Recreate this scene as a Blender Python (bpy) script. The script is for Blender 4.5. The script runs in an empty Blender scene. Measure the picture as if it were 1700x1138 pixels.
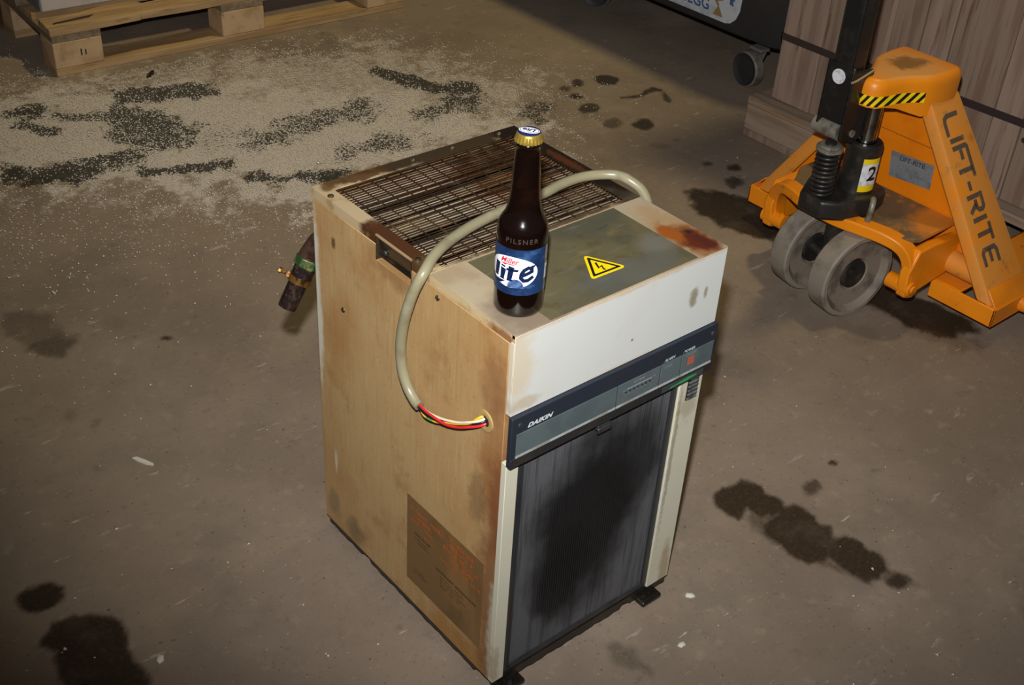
import bpy, bmesh, math, random
import numpy as np
from mathutils import Vector, Matrix
from mathutils.geometry import tessellate_polygon
random.seed(7)
rng = np.random.default_rng(11)
C = bpy.context.scene.collection
S = bpy.context.scene
PI = math.pi

# ---------------------------------------------------------------- camera
cam = bpy.data.objects.new('camera', bpy.data.cameras.new('camera'))
C.objects.link(cam)
cam.data.sensor_width = 36.0
cam.data.lens = 2005.41 / 1700 * 36.0
cam.data.clip_start = 0.05
RIGHT = Vector((0.770615, -0.635061, 0.053395))
UP = Vector((0.329823, 0.469104, 0.819242))
FWD = Vector((0.545316, 0.613709, -0.570956))
EYE = Vector((-0.775252, -0.866551, 1.444128))
m = Matrix.Identity(4)
for i in range(3):
    m[i][0], m[i][1], m[i][2], m[i][3] = RIGHT[i], UP[i], -FWD[i], EYE[i]
cam.matrix_world = m
S.camera = cam

# ---------------------------------------------------------------- world, lights, exposure
wd = bpy.data.worlds.new('world'); S.world = wd
wd.use_nodes = True
wd.node_tree.nodes['Background'].inputs[0].default_value = (1.0, 0.98, 0.96, 1)
wd.node_tree.nodes['Background'].inputs[1].default_value = 0.024

def lamp(name, kind, loc, target, energy, color, **kw):
    d = bpy.data.lights.new(name, kind); d.energy = energy; d.color = color
    for k, v in kw.items(): setattr(d, k, v)
    o = bpy.data.objects.new(name, d); C.objects.link(o); o.location = loc
    o.rotation_euler = (Vector(target) - Vector(loc)).to_track_quat('-Z', 'Y').to_euler()
    return o
# the camera's own flash, just above the lens, aimed where the camera looks
fl = EYE + UP * 0.13 - RIGHT * 0.015
lamp('camera_flash', 'SPOT', fl, fl + FWD * 2.0 + UP * 0.40 + RIGHT * 0.22, 196, (1.0, 0.995, 0.985), spot_size=math.radians(84), spot_blend=0.85, shadow_soft_size=0.02)
# warm warehouse lamp high up behind the crates
lamp('warehouse_lamp', 'SPOT', (2.6, 0.75, 6.0), (1.75, 2.40, 0.0), 530, (1.0, 0.83, 0.42), spot_size=math.radians(58), spot_blend=1.0, shadow_soft_size=0.22)

vs = S.view_settings
vs.view_transform = 'Standard'; vs.look = 'None'; vs.gamma = 1.0; vs.use_curve_mapping = False
vs.exposure = 0.0
S.display_settings.display_device = 'sRGB'

# ---------------------------------------------------------------- materials
def lin(r, g, b):
    f = lambda c: (c/255/12.92) if c/255 <= 0.04045 else ((c/255+0.055)/1.055)**2.4
    return (f(r), f(g), f(b), 1.0)

class Mat:
    def __init__(s, name, base, rough=0.5, metal=0.0, spec=0.5):
        s.m = bpy.data.materials.new(name); s.m.use_nodes = True
        s.nt = s.m.node_tree; s.b = s.nt.nodes['Principled BSDF']
        s.b.inputs['Roughness'].default_value = rough
        s.b.inputs['Metallic'].default_value = metal
        s.b.inputs['Specular IOR Level'].default_value = spec
        s.b.inputs['Base Color'].default_value = base
        s.base = base; s.col = None
        tc = s.nt.nodes.new('ShaderNodeTexCoord'); s.co = tc.outputs['Object']
    def N(s, t, **kw):
        n = s.nt.nodes.new(t)
        for k, v in kw.items(): setattr(n, k, v)
        return n
    def L(s, a, b): s.nt.links.new(a, b)
    def math(s, op, a, b=None, clamp=False):
        n = s.N('ShaderNodeMath', operation=op, use_clamp=clamp)
        for i, v in enumerate((a, b)):
            if v is None: continue
            if isinstance(v, (int, float)): n.inputs[i].default_value = v
            else: s.L(v, n.inputs[i])
        return n.outputs[0]
    def noise(s, scale, stretch=(1, 1, 1), detail=5, rough=0.6, off=(0, 0, 0)):
        mp = s.N('ShaderNodeMapping'); mp.inputs['Scale'].default_value = stretch
        mp.inputs['Location'].default_value = off
        s.L(s.co, mp.inputs['Vector'])
        n = s.N('ShaderNodeTexNoise'); n.inputs['Scale'].default_value = scale
        n.inputs['Detail'].default_value = detail; n.inputs['Roughness'].default_value = rough
        s.L(mp.outputs[0], n.inputs['Vector']); return n.outputs[0]
    def ramp(s, v, lo, hi, strength=1.0):
        n = s.N('ShaderNodeMapRange', interpolation_type='SMOOTHSTEP')
        n.inputs[1].default_value = lo; n.inputs[2].default_value = hi
        n.inputs[3].default_value = 0; n.inputs[4].default_value = strength
        s.L(v, n.inputs[0]); return n.outputs[0]
    def mix(s, fac, c2):
        n = s.N('ShaderNodeMix', data_type='RGBA')
        s.L(fac, n.inputs[0])
        if s.col is None: n.inputs[6].default_value = s.base
        else: s.L(s.col, n.inputs[6])
        n.inputs[7].default_value = c2
        s.col = n.outputs[2]; s.L(s.col, s.b.inputs['Base Color']); return s
    def mott(s, c2, scale, lo=0.45, hi=0.65, strength=1.0, stretch=(1, 1, 1), detail=5, off=(0, 0, 0)):
        return s.mix(s.ramp(s.noise(scale, stretch, detail, off=off), lo, hi, strength), c2)
    def spot(s, c, r, c2, strength=1.0, nscale=40, namp=0.9, soft=0.5):
        a = s.N('ShaderNodeVectorMath', operation='SUBTRACT'); s.L(s.co, a.inputs[0]); a.inputs[1].default_value = c
        d = s.N('ShaderNodeVectorMath', operation='DIVIDE'); s.L(a.outputs[0], d.inputs[0]); d.inputs[1].default_value = r
        l = s.N('ShaderNodeVectorMath', operation='LENGTH'); s.L(d.outputs[0], l.inputs[0])
        v = s.math('ADD', l.outputs['Value'], s.math('MULTIPLY', s.math('SUBTRACT', s.noise(nscale, off=(c[0]*9, c[1]*7, c[2]*5)), 0.5), namp*2))
        v = s.math('SUBTRACT', 1.0, v)
        return s.mix(s.ramp(v, -soft*0.5, soft, strength), c2)
    def bump(s, scale, strength=0.2, dist=0.002, stretch=(1, 1, 1), detail=6):
        b = s.N('ShaderNodeBump'); b.inputs['Strength'].default_value = strength; b.inputs['Distance'].default_value = dist
        s.L(s.noise(scale, stretch, detail), b.inputs['Height']); s.L(b.outputs[0], s.b.inputs['Normal']); return s
    def rmott(s, r2, scale, lo=0.4, hi=0.65):
        r1 = s.b.inputs['Roughness'].default_value
        n = s.N('ShaderNodeMapRange'); n.inputs[1].default_value = lo; n.inputs[2].default_value = hi
        n.inputs[3].default_value = r1; n.inputs[4].default_value = r2
        s.L(s.noise(scale), n.inputs[0]); s.L(n.outputs[0], s.b.inputs['Roughness']); return s

# ---------------------------------------------------------------- mesh helpers
OFF = {}
def V(*a): return Vector(a)
def box(bm, x0, x1, y0, y1, z0, z1, M=None):
    co = [(x, y, z) for z in (z0, z1) for y in (y0, y1) for x in (x0, x1)]
    v = [bm.verts.new(M @ Vector(c) if M else c) for c in co]
    for f in ((0,2,3,1),(4,5,7,6),(0,1,5,4),(2,6,7,3),(0,4,6,2),(1,3,7,5)): bm.faces.new([v[i] for i in f])
def frame_of(d):
    d = d.normalized(); a = V(0,0,1) if abs(d.z) < 0.9 else V(1,0,0)
    u = d.cross(a).normalized(); return u, d.cross(u).normalized()
def cyl(bm, p0, p1, r0, r1=None, n=24, caps=True):
    p0, p1 = Vector(p0), Vector(p1); r1 = r0 if r1 is None else r1
    u, w = frame_of(p1-p0)
    A = [bm.verts.new(p0 + (u*math.cos(2*PI*i/n)+w*math.sin(2*PI*i/n))*r0) for i in range(n)]
    B = [bm.verts.new(p1 + (u*math.cos(2*PI*i/n)+w*math.sin(2*PI*i/n))*r1) for i in range(n)]
    for i in range(n): bm.faces.new([A[i], A[(i+1)%n], B[(i+1)%n], B[i]])
    if caps: bm.faces.new(A[::-1]); bm.faces.new(B)
def spline(pts, k=8):
    P = [Vector(p) for p in pts]; P = [P[0]*2-P[1]] + P + [P[-1]*2-P[-2]]; out = []
    for i in range(1, len(P)-2):
        for j in range(k):
            t = j/k; a, b, c, d = P[i-1], P[i], P[i+1], P[i+2]
            out.append(0.5*((2*b)+(c-a)*t+(2*a-5*b+4*c-d)*t*t+(3*b-a-3*c+d)*t**3))
    out.append(P[-2]); return out
def tube(bm, pts, r, n=10, caps=True):
    P = [Vector(p) for p in pts]; rings = []; u = None
    for i, p in enumerate(P):
        t = (P[min(i+1, len(P)-1)] - P[max(i-1, 0)]).normalized()
        if u is None: u, w = frame_of(t)
        else: u = (u - t*u.dot(t)).normalized(); w = t.cross(u)
        w = t.cross(u); rr = r[i] if isinstance(r, (list, tuple)) else r
        rings.append([bm.verts.new(p + (u*math.cos(2*PI*j/n)+w*math.sin(2*PI*j/n))*rr) for j in range(n)])
    for a, b in zip(rings, rings[1:]):
        for j in range(n): bm.faces.new([a[j], a[(j+1)%n], b[(j+1)%n], b[j]])
    if caps: bm.faces.new(rings[0][::-1]); bm.faces.new(rings[-1])
def lathe(bm, c, prof, n=48, axis=None, a0=0.0, a1=2*PI, wave=None):
    """prof: list of (radius, height); axis: optional (origin dir) for a tilted axis"""
    c = Vector(c); d = Vector(axis).normalized() if axis else V(0,0,1)
    u, w = (V(1,0,0), V(0,1,0)) if axis is None else frame_of(d)
    full = abs(a1-a0-2*PI) < 1e-6; k = n if full else n+1
    rings = []
    for (r, h) in prof:
        if r < 1e-7: rings.append([bm.verts.new(c+d*h)]); continue
        row = []
        for i in range(k):
            t = a0+(a1-a0)*i/n; rr = r*(wave(t, h) if wave else 1)
            row.append(bm.verts.new(c + d*h + (u*math.cos(t)+w*math.sin(t))*rr))
        rings.append(row)
    for A, B in zip(rings, rings[1:]):
        for i in range(n):
            j = (i+1) % k
            if len(A) == 1 and len(B) == 1: continue
            if len(A) == 1: bm.faces.new([A[0], B[j], B[i]])
            elif len(B) == 1: bm.faces.new([A[i], A[j], B[0]])
            else: bm.faces.new([A[i], A[j], B[j], B[i]])
def prism(bm, loop, vec):
    vec = Vector(vec); A = [bm.verts.new(Vector(p)) for p in loop]; B = [bm.verts.new(Vector(p)+vec) for p in loop]
    n = len(A); bm.faces.new(A[::-1]); bm.faces.new(B)
    for i in range(n): bm.faces.new([A[i], A[(i+1)%n], B[(i+1)%n], B[i]])
def flat(bm, loops, fn):
    """fill simple 2D polygons and map (u, v) through fn to 3D"""
    for lp in loops:
        v = [bm.verts.new(fn(*p)) for p in lp]
        for t in tessellate_polygon([[Vector((p[0], p[1], 0)) for p in lp]]):
            try: bm.faces.new([v[i] for i in t])
            except ValueError: pass
def ribbon(bm, pts, hw, fn):
    """stroke of half width hw along a 2D polyline, mapped through fn"""
    P = [Vector((p[0], p[1])) for p in pts]; n = len(P); A = []; B = []
    for i in range(n):
        if i == 0: d = (P[1]-P[0]).normalized(); nn = Vector((-d.y, d.x)); k = 1
        elif i == n-1: d = (P[-1]-P[-2]).normalized(); nn = Vector((-d.y, d.x)); k = 1
        else:
            d1 = (P[i]-P[i-1]).normalized(); d2 = (P[i+1]-P[i]).normalized()
            n1 = Vector((-d1.y, d1.x)); n2 = Vector((-d2.y, d2.x)); nn = (n1+n2).normalized(); k = 1/max(0.5, nn.dot(n1))
        A.append(bm.verts.new(fn(*(P[i]+nn*hw*k)))); B.append(bm.verts.new(fn(*(P[i]-nn*hw*k))))
    for i in range(n-1): bm.faces.new([A[i], B[i], B[i+1], A[i+1]])
def text2d(body, size, shear=0.0, bold=0.0, space=1.0):
    cu = bpy.data.curves.new('lettering', 'FONT'); cu.body = body; cu.size = size; cu.shear = shear
    cu.offset = bold; cu.space_character = space; cu.align_x = 'CENTER'; cu.align_y = 'CENTER'; cu.resolution_u = 3
    o = bpy.data.objects.new('lettering', cu); C.objects.link(o)
    dg = bpy.context.evaluated_depsgraph_get(); me = o.evaluated_get(dg).to_mesh()
    vs_ = [(v.co.x, v.co.y) for v in me.vertices]; fs = [tuple(p.vertices) for p in me.polygons]
    o.evaluated_get(dg).to_mesh_clear(); bpy.data.objects.remove(o); bpy.data.curves.remove(cu)
    return vs_, fs
def put_text(bm, body, size, fn, **kw):
    vs_, fs = text2d(body, size, **kw)
    v = [bm.verts.new(fn(*p)) for p in vs_]
    for f in fs:
        try: bm.faces.new([v[i] for i in f])
        except ValueError: pass
def root(name, label, cat, loc=(0, 0, 0), group=None, rotz=0.0):
    o = bpy.data.objects.new(name, None); C.objects.link(o); o.location = loc; o.rotation_euler = (0, 0, rotz)
    o.empty_display_size = 0.05; o['label'] = label; o['category'] = cat
    if group: o['group'] = group
    OFF[o] = Vector(loc) if rotz == 0 else V(0, 0, 0)
    return o
def obj(name, bm, mat, parent=None, smooth=None, bevel=0.0, segs=2, label=None, fix=True, wn=True):
    off = OFF.get(parent, V(0, 0, 0))
    if off.length: bmesh.ops.translate(bm, verts=bm.verts, vec=-off)
    if fix: bmesh.ops.recalc_face_normals(bm, faces=bm.faces)
    me = bpy.data.meshes.new(name); bm.to_mesh(me); bm.free()
    for q in (mat if isinstance(mat, list) else [mat]): me.materials.append(q.m if isinstance(q, Mat) else q)
    o = bpy.data.objects.new(name, me); C.objects.link(o)
    if smooth is not None:
        me.shade_smooth(); me.set_sharp_from_angle(angle=math.radians(smooth))
    if parent: o.parent = parent
    OFF[o] = off
    if bevel:
        b = o.modifiers.new('bevel', 'BEVEL'); b.width = bevel; b.segments = segs; b.limit_method = 'ANGLE'; b.angle_limit = math.radians(35)
        me.shade_smooth(); me.set_sharp_from_angle(angle=math.radians(50))
    if label: o['label'] = label
    return o
def tag(o, label, cat, group=None, kind=None):
    o['label'] = label; o['category'] = cat
    if group: o['group'] = group
    if kind: o['kind'] = kind
    return o
B = bmesh.new
# ---------------------------------------------------------------- floor: stained concrete
OIL = [
 ([(0.6,0.097),(0.618,0.104),(0.666,0.101),(0.681,0.069),(0.677,0.05),(0.683,0.025),(0.668,0.011),(0.642,0.009),(0.625,0.027),(0.62,0.046),(0.604,0.037),(0.583,0.035),(0.579,0.061),(0.578,0.077)], 1, 0.01),
 ([(0.612,0.002),(0.674,0.007),(0.693,-0.003),(0.694,-0.038),(0.685,-0.052),(0.696,-0.075),(0.67,-0.099),(0.632,-0.118),(0.608,-0.114),(0.592,-0.093),(0.603,-0.049),(0.598,-0.017)], 1, 0.01),
 ([(0.67,-0.099),(0.699,-0.103),(0.71,-0.129),(0.708,-0.151),(0.713,-0.173),(0.697,-0.194),(0.671,-0.198),(0.646,-0.197),(0.639,-0.169),(0.637,-0.145),(0.639,-0.123),(0.65,-0.108)], 1, 0.01),
 ([(0.599,0.041),(0.631,0.033),(0.642,0.009),(0.604,-0.012),(0.604,-0.055),(0.596,-0.096),(0.642,-0.121),(0.639,-0.169),(0.645,-0.204),(0.625,-0.154),(0.618,-0.133),(0.59,-0.095),(0.594,-0.043),(0.591,-0.002)], 0.6, 0.012),
 ([(0.707,-0.238),(0.7,-0.241),(0.691,-0.241),(0.682,-0.238),(0.674,-0.232),(0.67,-0.226),(0.67,-0.219),(0.674,-0.214),(0.681,-0.211),(0.69,-0.211),(0.699,-0.214),(0.707,-0.22),(0.711,-0.227),(0.711,-0.233)], 0.9, 0.01),
 ([(0.694,-0.232),(0.703,-0.255),(0.711,-0.252),(0.702,-0.229)], 0.6, 0.008),
 ([(0.742,0.006),(0.774,0.006),(0.781,0.021),(0.749,0.02)], 0.7, 0.01),
 ([(0.854,0.029),(0.851,0.028),(0.847,0.028),(0.843,0.029),(0.84,0.031),(0.839,0.033),(0.839,0.036),(0.84,0.039),(0.844,0.04),(0.847,0.04),(0.851,0.039),(0.854,0.037),(0.856,0.034),(0.855,0.032)], 0.9, 0.005),
 ([(-0.475,0.585),(-0.465,0.598),(-0.442,0.601),(-0.42,0.595),(-0.411,0.573),(-0.423,0.556),(-0.439,0.548),(-0.456,0.551),(-0.475,0.565)], 1, 0.01),
 ([(-0.474,0.481),(-0.449,0.501),(-0.424,0.502),(-0.4,0.494),(-0.377,0.467),(-0.374,0.425),(-0.38,0.392),(-0.388,0.37),(-0.38,0.346),(-0.388,0.312),(-0.396,0.287),(-0.489,0.357),(-0.474,0.435),(-0.463,0.454)], 1, 0.012),
 ([(-0.217,1.341),(-0.194,1.369),(-0.164,1.361),(-0.114,1.322),(-0.128,1.279),(-0.107,1.221),(-0.116,1.19),(-0.151,1.184),(-0.164,1.161),(-0.201,1.187),(-0.212,1.219),(-0.199,1.243),(-0.213,1.278),(-0.221,1.309)], 0.5, 0.016),
 ([(-0.199,1.243),(-0.136,1.25),(-0.112,1.199),(-0.164,1.161),(-0.206,1.194)], 0.62, 0.014),
 ([(0.04,1.1),(0.038,1.098),(0.034,1.097),(0.03,1.098),(0.026,1.1),(0.023,1.104),(0.022,1.109),(0.023,1.113),(0.025,1.116),(0.029,1.117),(0.033,1.116),(0.037,1.113),(0.04,1.109),(0.041,1.104)], 1, 0.005),
 ([(-0.208,0.966),(-0.213,0.959),(-0.22,0.956),(-0.227,0.956),(-0.233,0.961),(-0.238,0.968),(-0.239,0.978),(-0.237,0.987),(-0.232,0.994),(-0.225,0.998),(-0.218,0.997),(-0.211,0.993),(-0.207,0.985),(-0.206,0.975)], 0.4, 0.02),
 ([(-0.238,0.806),(-0.241,0.802),(-0.245,0.8),(-0.25,0.801),(-0.255,0.804),(-0.258,0.809),(-0.259,0.815),(-0.258,0.82),(-0.255,0.824),(-0.25,0.826),(-0.245,0.825),(-0.241,0.822),(-0.238,0.817),(-0.237,0.811)], 0.5, 0.015),
 ([(-0.07,1.007),(-0.081,0.992),(-0.095,0.984),(-0.11,0.984),(-0.122,0.993),(-0.13,1.008),(-0.131,1.027),(-0.126,1.047),(-0.116,1.062),(-0.101,1.071),(-0.086,1.071),(-0.074,1.062),(-0.066,1.046),(-0.065,1.026)], 0.22, 0.05),
 ([(0.023,1.014),(0.013,1),(-0,0.992),(-0.013,0.992),(-0.024,0.999),(-0.03,1.013),(-0.03,1.031),(-0.025,1.048),(-0.014,1.063),(-0.001,1.071),(0.012,1.072),(0.023,1.064),(0.029,1.05),(0.029,1.032)], 0.2, 0.05),
 ([(-0.017,1.213),(-0.022,1.207),(-0.028,1.204),(-0.035,1.205),(-0.042,1.209),(-0.046,1.216),(-0.047,1.225),(-0.045,1.233),(-0.04,1.239),(-0.034,1.242),(-0.027,1.242),(-0.021,1.237),(-0.016,1.23),(-0.015,1.221)], 0.3, 0.02),
 ([(1.415,0.944),(1.44,0.936),(1.483,0.891),(1.529,0.828),(1.57,0.762),(1.448,0.64),(1.372,0.71),(1.349,0.769),(1.364,0.854),(1.385,0.905)], 1, 0.02),
 ([(1.371,0.372),(1.45,0.355),(1.476,0.274),(1.498,0.193),(1.477,0.126),(1.398,0.158),(1.369,0.216),(1.364,0.292)], 1, 0.02),
 ([(1.426,0.103),(1.407,0.102),(1.386,0.115),(1.366,0.138),(1.351,0.167),(1.345,0.198),(1.348,0.223),(1.36,0.238),(1.379,0.239),(1.401,0.227),(1.422,0.203),(1.437,0.173),(1.443,0.142),(1.439,0.118)], 0.45, 0.04),
 ([(1.214,0.38),(1.183,0.37),(1.151,0.376),(1.125,0.396),(1.109,0.427),(1.107,0.463),(1.119,0.497),(1.143,0.523),(1.175,0.534),(1.208,0.529),(1.235,0.508),(1.251,0.476),(1.253,0.439),(1.239,0.405)], 0.3, 0.05),
 ([(1.273,0.244),(1.252,0.243),(1.224,0.258),(1.194,0.286),(1.167,0.323),(1.149,0.36),(1.143,0.39),(1.151,0.408),(1.172,0.41),(1.2,0.394),(1.232,0.365),(1.259,0.328),(1.277,0.291),(1.282,0.261)], 0.3, 0.04),
 ([(1.769,1.591),(1.755,1.581),(1.738,1.576),(1.722,1.577),(1.71,1.585),(1.704,1.597),(1.706,1.611),(1.714,1.625),(1.728,1.636),(1.745,1.641),(1.761,1.639),(1.773,1.631),(1.779,1.619),(1.778,1.605)], 0.95, 0.012),
 ([(1.636,1.293),(1.622,1.284),(1.606,1.279),(1.591,1.28),(1.58,1.288),(1.575,1.299),(1.577,1.313),(1.586,1.326),(1.6,1.336),(1.616,1.341),(1.631,1.339),(1.642,1.332),(1.647,1.32),(1.645,1.306)], 0.95, 0.012),
 ([(1.579,1.463),(1.568,1.455),(1.554,1.452),(1.54,1.454),(1.53,1.461),(1.524,1.471),(1.524,1.483),(1.531,1.494),(1.542,1.502),(1.556,1.506),(1.569,1.504),(1.58,1.497),(1.586,1.486),(1.586,1.474)], 0.8, 0.012),
 ([(1.66,1.632),(1.652,1.625),(1.643,1.621),(1.635,1.621),(1.63,1.625),(1.628,1.631),(1.63,1.639),(1.635,1.648),(1.643,1.654),(1.652,1.658),(1.66,1.659),(1.666,1.655),(1.668,1.648),(1.666,1.64)], 0.8, 0.01),
 ([(1.601,1.621),(1.594,1.615),(1.587,1.613),(1.579,1.613),(1.574,1.617),(1.571,1.623),(1.572,1.63),(1.576,1.636),(1.583,1.642),(1.59,1.644),(1.598,1.644),(1.603,1.64),(1.606,1.634),(1.605,1.627)], 0.7, 0.01),
 ([(1.588,1.56),(1.582,1.555),(1.574,1.553),(1.567,1.553),(1.561,1.557),(1.559,1.562),(1.559,1.569),(1.563,1.576),(1.57,1.581),(1.577,1.583),(1.585,1.583),(1.59,1.579),(1.593,1.573),(1.592,1.567)], 0.9, 0.01),
 ([(1.61,1.383),(1.594,1.374),(1.574,1.372),(1.552,1.378),(1.534,1.39),(1.522,1.406),(1.519,1.423),(1.526,1.437),(1.542,1.447),(1.562,1.449),(1.584,1.444),(1.603,1.432),(1.615,1.415),(1.617,1.398)], 0.35, 0.03),
 ([(1.559,1.348),(1.547,1.339),(1.533,1.335),(1.52,1.336),(1.51,1.342),(1.506,1.353),(1.507,1.365),(1.515,1.377),(1.527,1.386),(1.541,1.39),(1.554,1.389),(1.564,1.383),(1.569,1.372),(1.567,1.36)], 0.65, 0.015),
 ([(1.673,1.48),(1.733,1.458),(1.806,1.465),(1.824,1.453),(1.838,1.465),(1.828,1.493),(1.744,1.471),(1.685,1.493)], 0.85, 0.008),
 ([(1.807,1.436),(1.784,1.383),(1.804,1.392),(1.828,1.445)], 0.8, 0.008),
 ([(1.64,0.968),(1.632,0.964),(1.623,0.963),(1.614,0.965),(1.606,0.97),(1.602,0.976),(1.602,0.984),(1.607,0.99),(1.614,0.994),(1.624,0.996),(1.633,0.994),(1.641,0.989),(1.645,0.982),(1.644,0.974)], 0.9, 0.01),
 ([(1.592,1.03),(1.588,1.027),(1.583,1.026),(1.578,1.027),(1.574,1.029),(1.572,1.033),(1.573,1.037),(1.575,1.041),(1.58,1.044),(1.585,1.045),(1.59,1.044),(1.594,1.042),(1.595,1.038),(1.595,1.034)], 0.8, 0.01),
 ([(1.575,0.906),(1.563,0.898),(1.551,0.894),(1.539,0.894),(1.532,0.899),(1.53,0.907),(1.534,0.918),(1.542,0.928),(1.554,0.936),(1.567,0.94),(1.578,0.94),(1.586,0.935),(1.588,0.927),(1.584,0.916)], 0.8, 0.015),
 ([(1.571,1.172),(1.566,1.17),(1.557,1.17),(1.548,1.174),(1.539,1.18),(1.532,1.187),(1.53,1.193),(1.531,1.198),(1.537,1.2),(1.545,1.2),(1.555,1.196),(1.564,1.19),(1.57,1.183),(1.573,1.177)], 0.4, 0.015),
 ([(1.618,1.182),(1.614,1.179),(1.608,1.178),(1.603,1.179),(1.599,1.181),(1.598,1.185),(1.598,1.19),(1.601,1.194),(1.605,1.197),(1.611,1.198),(1.616,1.197),(1.62,1.195),(1.622,1.191),(1.621,1.187)], 0.5, 0.01),
 ([(1.366,1.191),(1.361,1.188),(1.354,1.186),(1.347,1.187),(1.341,1.191),(1.338,1.196),(1.338,1.202),(1.341,1.208),(1.347,1.212),(1.354,1.213),(1.361,1.212),(1.366,1.208),(1.369,1.203),(1.369,1.197)], 0.35, 0.02),
 ([(1.332,1.382),(1.317,1.369),(1.3,1.361),(1.285,1.36),(1.275,1.366),(1.272,1.379),(1.276,1.395),(1.287,1.412),(1.302,1.426),(1.319,1.434),(1.334,1.435),(1.345,1.428),(1.348,1.416),(1.343,1.399)], 0.3, 0.03),
 ([(1.265,-0.113),(1.229,-0.127),(1.188,-0.13),(1.152,-0.121),(1.126,-0.102),(1.115,-0.077),(1.121,-0.05),(1.144,-0.027),(1.18,-0.011),(1.222,-0.007),(1.26,-0.016),(1.288,-0.036),(1.299,-0.062),(1.29,-0.09)], 0.18, 0.08),
 ([(0.065,0.198),(0.036,0.179),(-0.005,0.176),(-0.049,0.192),(-0.089,0.221),(-0.117,0.26),(-0.128,0.3),(-0.12,0.335),(-0.093,0.358),(-0.052,0.362),(-0.005,0.347),(0.037,0.316),(0.066,0.275),(0.076,0.233)], 0.25, 0.1),
 ([(-0.138,0.398),(-0.161,0.38),(-0.197,0.379),(-0.239,0.395),(-0.279,0.424),(-0.309,0.462),(-0.324,0.501),(-0.321,0.534),(-0.3,0.553),(-0.264,0.556),(-0.22,0.541),(-0.178,0.51),(-0.146,0.47),(-0.132,0.43)], 0.18, 0.1),
 ([(-0.228,0.208),(-0.236,0.202),(-0.25,0.203),(-0.266,0.21),(-0.281,0.221),(-0.293,0.236),(-0.299,0.25),(-0.298,0.261),(-0.29,0.267),(-0.276,0.266),(-0.26,0.259),(-0.244,0.247),(-0.232,0.233),(-0.227,0.219)], 0.25, 0.05),
 ([(0.21,-0.092),(0.203,-0.091),(0.198,-0.085),(0.194,-0.074),(0.193,-0.061),(0.196,-0.048),(0.201,-0.038),(0.207,-0.034),(0.214,-0.035),(0.22,-0.041),(0.224,-0.053),(0.224,-0.066),(0.222,-0.078),(0.217,-0.088)], 0.5, 0.015),
 ([(0.219,-0.113),(0.216,-0.112),(0.214,-0.109),(0.212,-0.104),(0.212,-0.098),(0.213,-0.093),(0.215,-0.088),(0.218,-0.086),(0.221,-0.087),(0.223,-0.09),(0.225,-0.095),(0.225,-0.101),(0.224,-0.107),(0.222,-0.111)], 0.5, 0.012),
 ([(0.919,0.279),(0.894,0.265),(0.864,0.261),(0.835,0.267),(0.813,0.283),(0.802,0.305),(0.803,0.329),(0.818,0.351),(0.843,0.366),(0.873,0.371),(0.903,0.365),(0.926,0.348),(0.937,0.325),(0.935,0.301)], 0.18, 0.06),
 ([(1.24,2.334),(1.225,2.316),(1.207,2.306),(1.19,2.305),(1.177,2.313),(1.171,2.328),(1.172,2.349),(1.181,2.37),(1.196,2.387),(1.214,2.398),(1.232,2.399),(1.245,2.391),(1.251,2.375),(1.25,2.355)], 0.4, 0.02),
 ([(1.061,2.264),(1.047,2.248),(1.028,2.24),(1.01,2.24),(0.995,2.25),(0.986,2.266),(0.985,2.287),(0.992,2.307),(1.007,2.323),(1.025,2.332),(1.044,2.332),(1.059,2.322),(1.068,2.306),(1.069,2.285)], 0.3, 0.03)]
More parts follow.
